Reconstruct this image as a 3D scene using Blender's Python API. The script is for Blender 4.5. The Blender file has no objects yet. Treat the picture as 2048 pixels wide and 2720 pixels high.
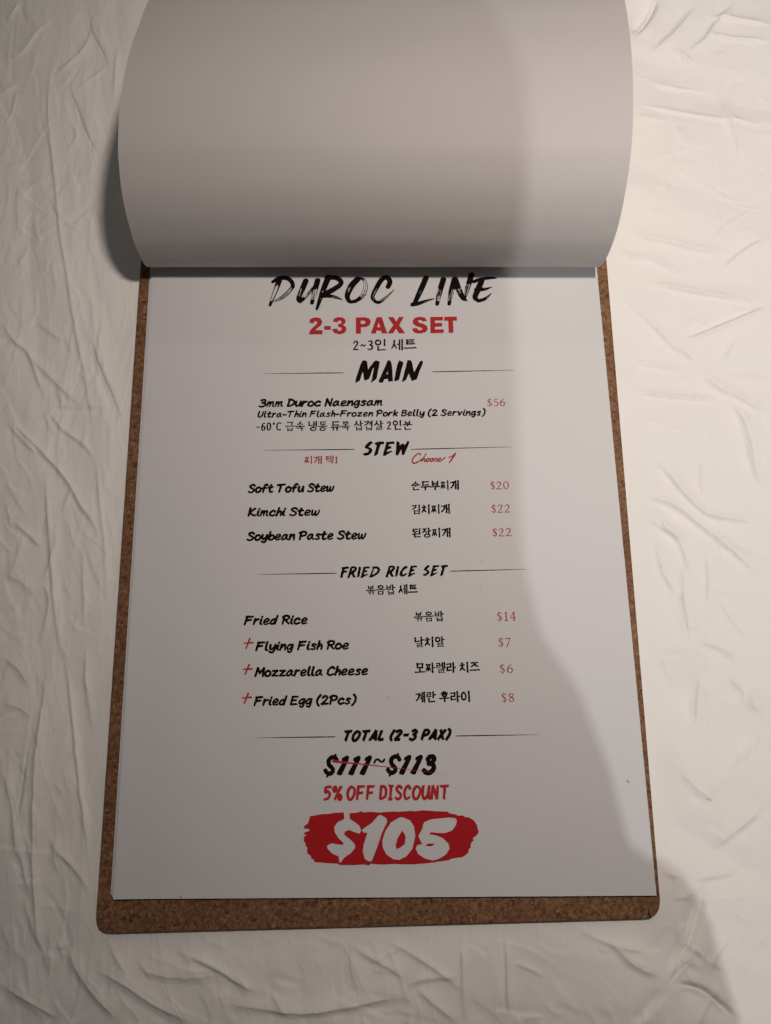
import bpy, math, random
import numpy as np

MM = 0.001
# ------------------------------------------------------------------ camera
PW, PH, FPX = 2048.0, 2720.0, 1967.0
CAM = np.array([18.9762183, -70.8545918, 312.265793])           # mm, page surface is z = 0
EUL = (0.235552684, 0.0500474033, -0.0184834406)
scene = bpy.context.scene
cam_data = bpy.data.cameras.new('camera')
cam = bpy.data.objects.new('camera', cam_data)
scene.collection.objects.link(cam)
cam.location = CAM * MM
cam.rotation_euler = EUL
cam_data.sensor_fit = 'VERTICAL'
cam_data.sensor_height = 24.0
cam_data.lens = 24.0 * FPX / PH
cam_data.clip_start = 0.01
cam_data.clip_end = 20.0
scene.camera = cam

# ------------------------------------------------------------------ world, lamps, exposure
world = bpy.data.worlds.new('World')
scene.world = world
world.use_nodes = True
bg = world.node_tree.nodes['Background']
bg.inputs['Color'].default_value = (0.96, 0.955, 1.0, 1)
bg.inputs['Strength'].default_value = 0.038

def lamp(name, loc, power, col, radius, kind='POINT'):
    d = bpy.data.lights.new(name, kind)
    d.energy = power; d.color = col; d.shadow_soft_size = radius
    o = bpy.data.objects.new(name, d)
    scene.collection.objects.link(o)
    o.location = [c * MM for c in loc]
    return o
desk = lamp('bedside_lamp', (150, 120, 490), 6.15, (1.0, 0.872, 0.79), 0.024, 'SPOT')   # shaded lamp, opening straight down
desk.data.spot_size = math.radians(117); desk.data.spot_blend = 1.0
lamp('room_lamp', (250, -1050, 1250), 22.5, (1.0, 0.985, 0.975), 0.0055)
lamp('far_lamp', (150, 1450, 1300), 4.2, (1.0, 0.88, 0.8), 0.015)

vs = scene.view_settings
scene.display_settings.display_device = 'sRGB'
vs.view_transform = 'Standard'; vs.look = 'None'
vs.exposure = 0.06; vs.gamma = 1.0; vs.use_curve_mapping = False
scene.render.engine = 'CYCLES'
scene.cycles.max_bounces = 6

# ------------------------------------------------------------------ helpers
def rot(r):
    rx, ry, rz = r
    cx, sx, cy, sy, cz, sz = math.cos(rx), math.sin(rx), math.cos(ry), math.sin(ry), math.cos(rz), math.sin(rz)
    X = np.array([[1, 0, 0], [0, cx, -sx], [0, sx, cx]]); Y = np.array([[cy, 0, sy], [0, 1, 0], [-sy, 0, cy]])
    Z = np.array([[cz, -sz, 0], [sz, cz, 0], [0, 0, 1]])
    return Z @ Y @ X
ROT = rot(EUL)
def U(px, z=0.0):
    """photo pixels -> millimetres on the plane of height z"""
    px = np.atleast_2d(np.asarray(px, float))
    d = np.stack([(px[:, 0] - PW / 2) / FPX, -(px[:, 1] - PH / 2) / FPX, -np.ones(len(px))], 1) @ ROT.T
    return CAM + d * ((z - CAM[2]) / d[:, 2])[:, None]

def link(name, me, mat=None, parent=None):
    o = bpy.data.objects.new(name, me)
    scene.collection.objects.link(o)
    if mat: me.materials.append(mat)
    if parent: o.parent = parent
    return o
def mesh(name, v, f, mat=None, parent=None, smooth=False):
    me = bpy.data.meshes.new(name)
    me.from_pydata([tuple(c) for c in v], [], f)
    if smooth: me.polygons.foreach_set('use_smooth', [True] * len(me.polygons))
    me.update()
    return link(name, me, mat, parent)
def tag(o, label=None, cat=None, group=None, kind=None):
    if label: o['label'] = label
    if cat: o['category'] = cat
    if group: o['group'] = group
    if kind: o['kind'] = kind
    return o

def new_mat(name, col, rough=0.6, spec=0.3):
    m = bpy.data.materials.new(name); m.use_nodes = True
    b = m.node_tree.nodes['Principled BSDF']
    b.inputs['Base Color'].default_value = (*col, 1)
    b.inputs['Roughness'].default_value = rough
    b.inputs['Specular IOR Level'].default_value = spec
    return m, m.node_tree.nodes, m.node_tree.links, b
def N(nodes, t, **kw):
    n = nodes.new(t)
    for k, v in kw.items():
        if k in n.inputs: n.inputs[k].default_value = v
        else: setattr(n, k, v)
    return n
def ramp(nodes, stops):
    r = nodes.new('ShaderNodeValToRGB')
    e = r.color_ramp.elements
    while len(e) < len(stops): e.new(0.5)
    for k, (p, c) in enumerate(stops):
        e[k].position = p; e[k].color = (*c, 1)
    return r

# ------------------------------------------------------------------ materials
def paper_mat(name, col):
    m, n, l, b = new_mat(name, col, 0.55, 0.25)
    tc = N(n, 'ShaderNodeTexCoord')
    no = N(n, 'ShaderNodeTexNoise', Scale=900.0, Detail=4.0)
    l.new(tc.outputs['Object'], no.inputs['Vector'])
    n2 = N(n, 'ShaderNodeTexNoise', Scale=16.0, Detail=2.0)
    l.new(tc.outputs['Object'], n2.inputs['Vector'])
    bp = N(n, 'ShaderNodeBump', Strength=0.10, Distance=0.0001)
    l.new(no.outputs['Fac'], bp.inputs['Height'])
    b2 = N(n, 'ShaderNodeBump', Strength=0.4, Distance=0.003)
    l.new(n2.outputs['Fac'], b2.inputs['Height'])
    l.new(bp.outputs['Normal'], b2.inputs['Normal'])
    l.new(b2.outputs['Normal'], b.inputs['Normal'])
    return m
M_PAPER = paper_mat('white_paper', (0.675, 0.672, 0.678))
M_FLIP = paper_mat('white_paper_back', (0.695, 0.678, 0.672))
def translucent(m, col, fac):
    n, l = m.node_tree.nodes, m.node_tree.links
    t = N(n, 'ShaderNodeBsdfTranslucent'); t.inputs['Color'].default_value = (*col, 1)
    mx = N(n, 'ShaderNodeMixShader'); mx.inputs[0].default_value = fac
    l.new(n['Principled BSDF'].outputs[0], mx.inputs[1]); l.new(t.outputs[0], mx.inputs[2])
    l.new(mx.outputs[0], n['Material Output'].inputs['Surface'])
translucent(M_FLIP, (0.62, 0.57, 0.5), 0.3)

def cloth_mat():
    m, n, l, b = new_mat('white_cotton', (0.90, 0.89, 0.845), 0.8, 0.12)
    b.inputs['Sheen Weight'].default_value = 0.08
    tc = N(n, 'ShaderNodeTexCoord')
    w1 = N(n, 'ShaderNodeTexNoise', Scale=38.0, Detail=5.0, Roughness=0.5, Distortion=0.4)
    l.new(tc.outputs['Object'], w1.inputs['Vector'])
    w2 = N(n, 'ShaderNodeTexNoise', Scale=1500.0, Detail=2.0)
    l.new(tc.outputs['Object'], w2.inputs['Vector'])
    b1 = N(n, 'ShaderNodeBump', Strength=0.10, Distance=0.004)
    l.new(w1.outputs['Fac'], b1.inputs['Height'])
    b2 = N(n, 'ShaderNodeBump', Strength=0.10, Distance=0.0002)
    l.new(w2.outputs['Fac'], b2.inputs['Height']); l.new(b1.outputs['Normal'], b2.inputs['Normal'])
    prev = b2
    for sc, stretch, ang, seed, dist in ((30.0, .28, .18, 3.0, .00045), (52.0, .35, 1.25, 9.0, .00025), (24.0, .5, -.5, 17.0, .00035)):
        mp = N(n, 'ShaderNodeMapping'); mp.inputs['Rotation'].default_value = (0, 0, ang); mp.inputs['Scale'].default_value = (1, stretch, 1); mp.inputs['Location'].default_value = (seed, seed, 0)
        l.new(tc.outputs['Object'], mp.inputs['Vector'])
        nz = N(n, 'ShaderNodeTexNoise', Scale=sc, Detail=2.5, Roughness=0.55, Distortion=0.5); l.new(mp.outputs[0], nz.inputs['Vector'])
        a1 = N(n, 'ShaderNodeMath', operation='SUBTRACT'); l.new(nz.outputs['Fac'], a1.inputs[0]); a1.inputs[1].default_value = 0.5
        a2 = N(n, 'ShaderNodeMath', operation='ABSOLUTE'); l.new(a1.outputs[0], a2.inputs[0])
        rp = ramp(n, [(0.0, (1, 1, 1)), (0.012, (.62, .62, .62)), (0.07, (0, 0, 0))]); l.new(a2.outputs[0], rp.inputs['Fac'])
        b3 = N(n, 'ShaderNodeBump', Strength=0.46, Distance=dist); l.new(rp.outputs['Color'], b3.inputs['Height']); l.new(prev.outputs['Normal'], b3.inputs['Normal'])
        prev = b3
    l.new(prev.outputs['Normal'], b.inputs['Normal'])
    return m
M_CLOTH = cloth_mat()

def board_mat(name, dark):
    m, n, l, b = new_mat(name, (0.3, 0.17, 0.09), 0.62, 0.25)
    tc = N(n, 'ShaderNodeTexCoord')
    big = N(n, 'ShaderNodeTexNoise', Scale=45.0, Detail=3.0)
    mid = N(n, 'ShaderNodeTexNoise', Scale=540.0, Detail=6.0, Roughness=0.78, Distortion=0.5)
    fib = N(n, 'ShaderNodeTexNoise', Scale=700.0, Detail=4.0, Distortion=0.8)
    for t in (big, mid, fib): l.new(tc.outputs['Object'], t.inputs['Vector'])
    k = dark
    r1 = ramp(n, [(0.32, (0.06 * k, 0.03 * k, 0.014 * k)), (0.43, (0.225 * k, 0.105 * k, 0.052 * k)), (0.54, (0.33 * k, 0.18 * k, 0.094 * k)), (0.68, (0.54 * k, 0.33 * k, 0.19 * k))])
    l.new(mid.outputs['Fac'], r1.inputs['Fac'])
    r2 = ramp(n, [(0.32, (0.15, 0.12, 0.1)), (0.45, (1, 1, 1))])
    l.new(fib.outputs['Fac'], r2.inputs['Fac'])
    mx = N(n, 'ShaderNodeMix', data_type='RGBA', blend_type='MULTIPLY'); mx.inputs[0].default_value = 0.8
    l.new(r1.outputs['Color'], mx.inputs[6]); l.new(r2.outputs['Color'], mx.inputs[7])
    r3 = ramp(n, [(0.3, (0.8, 0.76, 0.72)), (0.7, (1.1, 1.05, 1.0))])
    l.new(big.outputs['Fac'], r3.inputs['Fac'])
    m2 = N(n, 'ShaderNodeMix', data_type='RGBA', blend_type='MULTIPLY'); m2.inputs[0].default_value = 1.0
    l.new(mx.outputs[2], m2.inputs[6]); l.new(r3.outputs['Color'], m2.inputs[7])
    l.new(m2.outputs[2], b.inputs['Base Color'])
    bp = N(n, 'ShaderNodeBump', Strength=0.5, Distance=0.0005)
    l.new(mid.outputs['Fac'], bp.inputs['Height']); l.new(bp.outputs['Normal'], b.inputs['Normal'])
    return m
M_BOARD = board_mat('hardboard', 0.77)
M_BLACK = new_mat('black_ink', (0.008, 0.006, 0.006), 0.7, 0.04)[0]
M_RED = new_mat('red_ink', (0.47, 0.032, 0.038), 0.7, 0.05)[0]
M_DRED = new_mat('deep_red_ink', (0.46, 0.018, 0.024), 0.7, 0.05)[0]
M_PRED = new_mat('price_red_ink', (0.40, 0.05, 0.05), 0.7, 0.05)[0]
M_STEEL = new_mat('steel', (0.6, 0.6, 0.6), 0.25, 0.5)[0]
M_STEEL.node_tree.nodes['Principled BSDF'].inputs['Metallic'].default_value = 1.0
M_STAIN = new_mat('tan_stain', (0.42, 0.28, 0.14), 0.8, 0.1)[0]
M_DARK = new_mat('dark_knit', (0.03, 0.03, 0.035), 0.9, 0.1)[0]
M_SKIN = new_mat('skin', (0.5, 0.3, 0.22), 0.55, 0.3)[0]
M_HAIR = new_mat('black_hair', (0.015, 0.012, 0.01), 0.5, 0.3)[0]

# ------------------------------------------------------------------ 2-D curves and ink
def smooth(pts, n=7, closed=False):
    p = np.asarray(pts, float)
    if len(p) < 3: return p
    P = np.vstack([p[-2], p, p[1]]) if closed else np.vstack([2 * p[0] - p[1], p, 2 * p[-1] - p[-2]])
    out = []
    t = np.linspace(0, 1, n, endpoint=False)[:, None]
    for i in range(len(p) - 1):
        a, b, c, d = P[i], P[i + 1], P[i + 2], P[i + 3]
        out.append(0.5 * (2 * b + (c - a) * t + (2 * a - 5 * b + 4 * c - d) * t ** 2 + (3 * b - 3 * c + d - a) * t ** 3))
    return np.vstack(out + [p[-1:]])

_rng = np.random.default_rng(5)
_lat = _rng.random((256, 256))
def vnoise(x, y):
    xi = np.floor(x).astype(int); yi = np.floor(y).astype(int)
    fx = x - xi; fy = y - yi
    fx = fx * fx * (3 - 2 * fx); fy = fy * fy * (3 - 2 * fy)
    a = _lat[xi & 255, yi & 255]; b = _lat[(xi + 1) & 255, yi & 255]
    c = _lat[xi & 255, (yi + 1) & 255]; d = _lat[(xi + 1) & 255, (yi + 1) & 255]
    return (a * (1 - fx) + b * fx) * (1 - fy) + (c * (1 - fx) + d * fx) * fy

class Ink:
    """distance field of pen strokes and filled outlines (mm on the page), turned into one flat mesh"""
    def __init__(s, h=0.1): s.h = h; s.st = []; s.po = []; s.ng = []
    def stroke(s, pts, r, flat=False, dry=None):
        pts = np.asarray(pts, float)[:, :2]
        r = np.broadcast_to(np.asarray(r, float), (len(pts),)).copy()
        s.st.append((pts, r, flat, dry))
    def poly(s, outer, holes=()): s.po.append((np.asarray(outer)[:, :2], [np.asarray(q)[:, :2] for q in holes]))
    def neg(s, outer, holes=()): s.ng.append((np.asarray(outer)[:, :2], [np.asarray(q)[:, :2] for q in holes]))
    @staticmethod
    def sd_poly(X, Y, P):
        d = np.full(X.shape, 1e9); ins = np.zeros(X.shape, bool)
        for (ax, ay), (bx, by) in zip(P, np.roll(P, -1, 0)):
            ex, ey = bx - ax, by - ay
            L = ex * ex + ey * ey + 1e-12
            t = np.clip(((X - ax) * ex + (Y - ay) * ey) / L, 0, 1)
            d = np.minimum(d, np.hypot(X - ax - t * ex, Y - ay - t * ey))
            c = (ay > Y) != (by > Y)
            if ey != 0: ins ^= c & (X < ex * (Y - ay) / ey + ax)
        return np.where(ins, -d, d)
    def build(s, name, mat, parent, z=0.06, rough=0.0, label=None):
        h = s.h
        allp = np.vstack([np.vstack([p - r.max() - .3, p + r.max() + .3]) for p, r, _, _ in s.st] +
                         [np.vstack([p - .3, p + .3]) for p, _ in s.po])
        lo = allp.min(0) - 2 * h; hi = allp.max(0) + 2 * h
        nx = int((hi[0] - lo[0]) / h) + 2; ny = int((hi[1] - lo[1]) / h) + 2
        gx = lo[0] + np.arange(nx) * h; gy = lo[1] + np.arange(ny) * h
        F = np.full((ny, nx), 9.0)
        def win(p, m):
            a = np.clip(((p.min(0) - m - lo) / h).astype(int), 0, None); b = ((p.max(0) + m - lo) / h).astype(int) + 2
            sl = (slice(a[1], min(b[1], ny)), slice(a[0], min(b[0], nx)))
            X, Y = np.meshgrid(gx[sl[1]], gy[sl[0]])
            return sl, X, Y
        for p, r, flat, dry in s.st:
            sl, X, Y = win(p, r.max() + .3)
            G = np.full(X.shape, 9.0); Uo = np.zeros(X.shape); Vo = np.zeros(X.shape)
            seg = np.hypot(*np.diff(p, axis=0).T); cum = np.r_[0, np.cumsum(seg)]; tot = cum[-1] + 1e-9
            for i in range(len(p) - 1):
                a, b = p[i], p[i + 1]; e = b - a; L = max(np.hypot(*e), 1e-9); e = e / L
                t = (X - a[0]) * e[0] + (Y - a[1]) * e[1]
                u = -(X - a[0]) * e[1] + (Y - a[1]) * e[0]
                tc = np.clip(t, 0, L)
                rr = r[i] + (r[i + 1] - r[i]) * tc / L
                d = np.hypot(t - tc, u) - rr
                if flat:
                    if i == 0: d = np.where(t < 0, np.maximum(np.abs(u) - rr, -t - 0.35 * rr - 0.35 * u), d)
                    if i == len(p) - 2: d = np.where(t > L, np.maximum(np.abs(u) - rr, t - L - 0.35 * rr - 0.35 * u), d)
                k = d < G
                G = np.where(k, d, G)
                if dry is not None:
                    Uo = np.where(k, u / rr, Uo); Vo = np.where(k, (cum[i] + tc) / tot, Vo)
            if dry is not None:
                v0, v1, amt, sd = dry
                ph = np.clip((Vo - v0) / .12, 0, 1) * np.clip((v1 - Vo) / .12, 0, 1)
                st = 0.65 * vnoise(Uo * 4.6 + sd * 17.3, Vo * 1.6 + sd * 5.1) + 0.35 * vnoise(Uo * 10 + sd * 3.7, Vo * 4.0 + 40)
                G = np.maximum(G, (.86 * amt * ph - (st + 0.18 * np.abs(Uo) ** 2)) * 0.5)
            F[sl] = np.minimum(F[sl], G)
        for P, hs in s.po:
            sl, X, Y = win(P, .3)
            G = s.sd_poly(X, Y, P)
            for q in hs: G = np.maximum(G, -s.sd_poly(X, Y, q))
            F[sl] = np.minimum(F[sl], G)
        for P, hs in s.ng:
            sl, X, Y = win(P, .3)
            G = s.sd_poly(X, Y, P)
            for q in hs: G = np.maximum(G, -s.sd_poly(X, Y, q))
            F[sl] = np.maximum(F[sl], -G)
        if rough:
            X, Y = np.meshgrid(gx, gy)
            F = F + rough * (vnoise(X * 2.3 + 9, Y * 2.3) + 0.6 * vnoise(X * 6, Y * 6 + 3) - 0.8)
        F[0] = F[-1] = 9; F[:, 0] = F[:, -1] = 9
        ins = F < 0
        v = []; f = []; vid = {}
        def vert(key, x, y):
            i = vid.get(key)
            if i is None:
                i = vid[key] = len(v); v.append((x * MM, y * MM, z * MM))
            return i
        full = ins[:-1, :-1] & ins[1:, :-1] & ins[:-1, 1:] & ins[1:, 1:]
        anyc = (ins[:-1, :-1] | ins[1:, :-1] | ins[:-1, 1:] | ins[1:, 1:]) & ~full
        for j in range(ny - 1):
            row = np.flatnonzero(np.diff(np.r_[0, full[j].astype(np.int8), 0]))
            for a, b in zip(row[::2], row[1::2]):
                f.append((vert((0, a, j), gx[a], gy[j]), vert((0, b, j), gx[b], gy[j]),
                          vert((0, b, j + 1), gx[b], gy[j + 1]), vert((0, a, j + 1), gx[a], gy[j + 1])))
        for j, i in zip(*np.nonzero(anyc)):
            cs = ((i, j), (i + 1, j), (i + 1, j + 1), (i, j + 1))
            out = []
            for k in range(4):
                a = cs[k]; b = cs[(k + 1) % 4]
                fa = F[a[1], a[0]]; fb = F[b[1], b[0]]
                if fa < 0: out.append(vert((0, a[0], a[1]), gx[a[0]], gy[a[1]]))
                if (fa < 0) != (fb < 0):
                    t = fa / (fa - fb)
                    key = (1,) + (a + b if a < b else b + a)
                    out.append(vert(key, gx[a[0]] + t * (gx[b[0]] - gx[a[0]]), gy[a[1]] + t * (gy[b[1]] - gy[a[1]])))
            if len(out) > 2: f.append(tuple(out))
        o = mesh(name, v, f, mat, parent)
        if label: o['label'] = label
        return o

# pen alphabets: every glyph is a list of strokes; "|" strokes are straight
def G(*strokes):
    out = []
    for s in strokes:
        st = s.startswith('|'); s = s.lstrip('|')
        p = np.array([[float(c) for c in q.split(',')] for q in s.split()])
        out.append((p, st))
    return out
BODY = {
 'S': G('.50,.86 .37,1 .17,.96 .08,.79 .2,.6 .40,.45 .47,.24 .36,.04 .17,-.02 0,.1'),
 'o': G('.28,.61 .1,.52 0,.28 .08,.05 .24,0 .41,.14 .43,.42 .28,.61'),
 'f': G('.44,.95 .33,1.03 .21,.9 .16,.55 .12,0', '|.02,.52 .36,.58'),
 't': G('.19,.92 .12,.35 .13,.06 .25,0 .37,.06', '|0,.6 .36,.66'),
 'T': G('|0,.92 .64,1', '|.31,.95 .2,0'),
 'u': G('.03,.6 0,.22 .1,.01 .25,.1 .37,.4', '|.4,.6 .42,0'),
 'e': G('.04,.24 .29,.33 .40,.5 .28,.65 .10,.53 .01,.22 .13,-.02 .42,.07'),
 'w': G('.02,.6 .02,.15 .08,0 .2,.12 .29,.5', '.29,.5 .28,.12 .35,0 .47,.12 .56,.4 .57,.62'),
 'K': G('|.08,1 .02,0', '|.48,1 .07,.45', '.07,.45 .38,.08 .56,.05'),
 'i': G('.07,.6 .03,.15 .13,.0', '|.13,.93 .14,.94'),
 'm': G('|.06,.6 0,0', '.02,.25 .15,.54 .25,.6 .27,.42 .23,0', '.25,.3 .37,.55 .48,.6 .5,.42 .49,.08 .57,0'),
 'c': G('.40,.50 .28,.62 .1,.5 .0,.24 .1,.02 .24,0 .42,.09'),
 'h': G('|.12,1.02 0,0', '.03,.28 .17,.54 .31,.58 .34,.38 .33,0'),
 'y': G('.04,.6 .03,.25 .14,.1 .3,.22 .41,.55', '.43,.6 .4,.1 .3,-.25 .13,-.3 .02,-.2'),
 'b': G('|.09,1.02 .03,.05', '.04,.12 .08,.4 .26,.6 .43,.48 .43,.2 .27,0 .1,.02 .03,.1'),
 'a': G('.38,.54 .24,.61 .07,.42 0,.14 .1,0 .27,.14 .38,.54', '.39,.56 .38,.18 .5,.02'),
 'n': G('|.06,.6 0,0', '.02,.22 .19,.5 .34,.6 .37,.4 .38,0'),
 'P': G('|.13,.95 .05,0', '0,.84 .2,1.02 .46,.98 .56,.78 .43,.52 .12,.44'),
 's': G('.38,.55 .24,.62 .1,.52 .13,.4 .29,.28 .32,.1 .18,-.01 0,.06'),
 'F': G('|.12,.97 0,0', '|.08,.95 .58,1', '|.07,.51 .46,.57'),
 'r': G('|.07,.6 0,0', '.03,.3 .17,.54 .34,.6'),
 'd': G('.36,.54 .24,.61 .06,.42 0,.14 .12,0 .27,.12 .38,.45', '|.48,1.03 .36,0'),
 'R': G('|.11,.97 .03,0', '0,.84 .2,1.02 .46,.97 .51,.76 .37,.55 .1,.46', '|.2,.5 .52,.02'),
 'l': G('.1,1.02 .03,.3 .07,.05 .19,0'),
 'g': G('.38,.54 .24,.61 .07,.43 .02,.18 .12,.06 .28,.18 .40,.55', '.43,.6 .40,.1 .32,-.26 .2,-.3 .08,-.2'),
 'M': G('|.13,1 0,0', '|.14,.97 .34,.36 .62,1', '|.64,1 .62,0'),
 'z': G('|.03,.58 .42,.6 .02,.02 .46,.03'),
 'C': G('.52,.84 .4,1 .22,.92 .05,.58 .03,.2 .2,0 .5,.12'),
 'E': G('|.09,.97 0,.03', '|.09,.97 .52,1', '|.05,.51 .42,.55', '|0,.02 .5,.06'),
 '(': G('.26,1.12 .1,.8 .02,.4 .08,0 .22,-.2'),
 ')': G('.12,1.12 .27,.85 .29,.45 .2,.05 .04,-.22'),
 '2': G('.05,.8 .2,1 .4,.92 .4,.65 .2,.3 .02,.02', '|.02,.02 .52,.04'),
 '3': G('.05,.9 .25,1 .42,.88 .36,.65 .16,.55', '.16,.55 .4,.48 .46,.25 .3,.02 .1,-.03 -.06,.06'),
 'D': G('|.13,.97 .02,.02', '.06,.98 .3,.95 .53,.72 .5,.35 .28,.08 .02,.02'),
 'N': G('|.1,1 .02,0', '|.1,.98 .43,.03 .52,1'),
 'U': G('.06,1 0,.4 .06,.1 .2,0 .38,.16 .47,.5 .5,1'),
 '-': G('|0,.37 .32,.4'),
 'k': G('|.11,1.02 0,0', '|.4,.6 .04,.28', '|.12,.32 .4,0'),
 'v': G('|.03,.6 .17,.02 .42,.6'),
 'B': G('|.11,.98 .02,0', '.1,.98 .36,1 .49,.85 .38,.62 .12,.52', '.12,.52 .43,.47 .5,.25 .35,.02 .02,0'),
}
for _k in 'oeuwmcnasrgvzy':
    for _p, _s in BODY[_k]: _p[:, 1] = np.where(_p[:, 1] > 0, _p[:, 1] * 1.08, _p[:, 1])
THIN = {'e': .80, 'a': .88, 's': .86, 'g': .86, 'z': .86, 'w': .84, 'm': .84, 'B': .86, '3': .9, 'S': .93, 'R': .93, 'E': .9, 'b': .93, 'd': .93}
HEAD = {
 'T': G('|0,.95 .6,1.0', '|.33,.97 .28,0'),
 'O': G('.3,1 .08,.75 .02,.35 .16,.02 .36,.05 .54,.4 .54,.8 .3,1'),
 'A': G('|0,0 .33,1', '|.35,1 .5,0', '|.12,.28 .46,.31'),
 'L': G('|.08,1 .02,.04', '|.02,.04 .45,.08'),
 '(': G('.2,1.06 .05,.6 .03,.25 .16,-.03'),
 ')': G('.02,1.05 .2,.85 .2,.4 .04,-.06'),
 '2': G('0,.8 .2,1 .42,.86 .3,.5 0,.04', '|0,.03 .46,.06'),
 '-': G('|0,.5 .42,.52'),
 '3': G('.05,.9 .25,1 .43,.85 .34,.62 .2,.55', '.2,.55 .42,.42 .43,.18 .22,-.02 0,.12'),
 'P': G('|.08,1 .02,0', '.06,.98 .35,1 .5,.8 .4,.55 .06,.42'),
 'X': G('|.02,1 .44,0', '|.46,1 0,0'),
 '5': G('|.5,.98 .08,.96', '|.08,.96 .04,.58', '.04,.55 .3,.62 .43,.36 .3,.1 0,0'),
 '%': G('.13,1 0,.88 .03,.66 .15,.64 .22,.84 .13,1', '|.58,1 .14,0', '.55,.36 .42,.24 .45,.02 .57,0 .64,.2 .55,.36'),
 'F': G('|.08,1 .02,0', '|.06,.98 .56,1', '|.05,.48 .46,.52'),
 'D': G('|.08,1 .02,0', '.06,.99 .35,.95 .47,.6 .38,.18 .02,.02'),
 'I': G('|.16,1 .13,0', '|0,1 .32,1', '|0,0 .27,0'),
 'S': G('.45,.86 .25,1 .06,.8 .2,.57 .4,.35 .35,.08 .15,0 0,.14'),
 'C': G('.46,.8 .3,1 .1,.8 .02,.4 .15,.02 .45,.15'),
 'U': G('.05,1 .02,.3 .18,0 .38,.25 .48,.8', '|.5,1 .5,0'),
 'N': G('|0,0 .08,1', '|.08,1 .42,0', '|.42,0 .48,1'),
 '1': G('|.07,.80 .2,.93', '|.22,1.0 .19,0'),
 '$': G('.5,.84 .3,1 .1,.82 .2,.58 .42,.36 .36,.08 .16,0 0,.14', '|.33,1.22 .3,1', '|.17,0 .15,-.22'),
 '~': G('0,.66 .14,.78 .34,.66 .5,.8'),
}
def W(*strokes):                       # strokes with their own pen width: x,y,r
    return [(np.array([[float(c) for c in q.split(',')] for q in s.lstrip('|').split()]), s.startswith('|')) for s in strokes]
SERIF = {
 '2': W('.08,.76,.05 .14,.93,.035 .3,1,.035 .45,.9,.055 .46,.68,.065 .32,.4,.045 .05,.03,.035', '|.05,.03,.045 .55,.03,.045', '|.55,.03,.03 .58,.15,.02'),
 '0': W('.3,1,.03 .12,.85,.05 .05,.5,.065 .12,.15,.05 .3,0,.03 .48,.15,.05 .55,.5,.065 .48,.85,.05 .3,1,.03'),
 '1': W('|.1,.85,.025 .28,1,.03', '|.28,1,.06 .28,0,.06', '|.1,0,.03 .46,0,.03'),
 '4': W('|.42,1,.04 .04,.32,.03', '|.04,.3,.035 .62,.3,.035', '|.42,1,.055 .42,0,.06', '|.28,0,.025 .56,0,.025'),
 '7': W('|.05,.96,.04 .52,.97,.05', '|.52,.97,.03 .2,0,.055', '|.05,.96,.03 .03,.8,.02'),
 '6': W('.5,.98,.025 .25,.8,.045 .08,.45,.065 .1,.15,.06 .3,0,.035 .5,.15,.055 .5,.42,.06 .32,.58,.035 .12,.45,.035'),
 '8': W('.3,1,.03 .12,.85,.05 .15,.65,.055 .42,.42,.06 .5,.2,.055 .3,0,.035 .08,.18,.05 .14,.42,.035 .42,.65,.035 .46,.85,.045 .3,1,.03'),
 '5': W('|.5,1,.035 .16,.96,.045', '|.16,.96,.03 .12,.55,.03', '.12,.55,.035 .35,.6,.04 .5,.4,.06 .46,.12,.055 .25,-.01,.035 .05,.08,.04'),
 '$': W('.44,.8,.03 .4,.92,.035 .26,.96,.035 .1,.85,.055 .12,.65,.06 .36,.42,.06 .42,.2,.055 .25,.04,.035 .06,.1,.03 .04,.24,.025', '|.25,1.12,.022 .25,-.14,.022'),
}
SANS = {
 '2': W('.05,.78,.07 .18,.97,.06 .4,.93,.075 .43,.68,.08 .25,.35,.065 .03,.03,.06', '|.03,.03,.065 .5,.03,.065'),
 '3': W('.05,.93,.065 .22,1,.06 .4,.88,.078 .36,.66,.07 .17,.54,.06', '.17,.54,.06 .42,.45,.08 .42,.15,.08 .22,0,.06 .0,.06,.065'),
 '6': W('.46,.95,.055 .25,.9,.065 .08,.55,.08 .08,.2,.078 .25,0,.06 .45,.12,.075 .47,.4,.075 .3,.56,.06 .1,.4,.06'),
 '0': W('.27,1,.06 .08,.82,.075 .03,.5,.08 .08,.18,.075 .27,0,.06 .46,.18,.075 .51,.5,.08 .46,.82,.075 .27,1,.06'),
 'C': W('.58,.9,.06 .38,1,.06 .14,.85,.075 .05,.5,.08 .14,.14,.075 .38,0,.06 .6,.12,.06'),
 '-': W('|0,.42,.06 .3,.42,.06'),
 '\u00b0': W('.12,1,.05 .02,.9,.05 .12,.78,.05 .22,.9,.05 .12,1,.05'),
 '~': W('0,.45,.06 .14,.56,.065 .34,.42,.065 .48,.54,.06'),
 '1': W('|.02,.82,.055 .22,.98,.06', '|.22,.98,.075 .22,.02,.075', '|.02,.0,.05 .42,.0,.05'),
}
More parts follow.
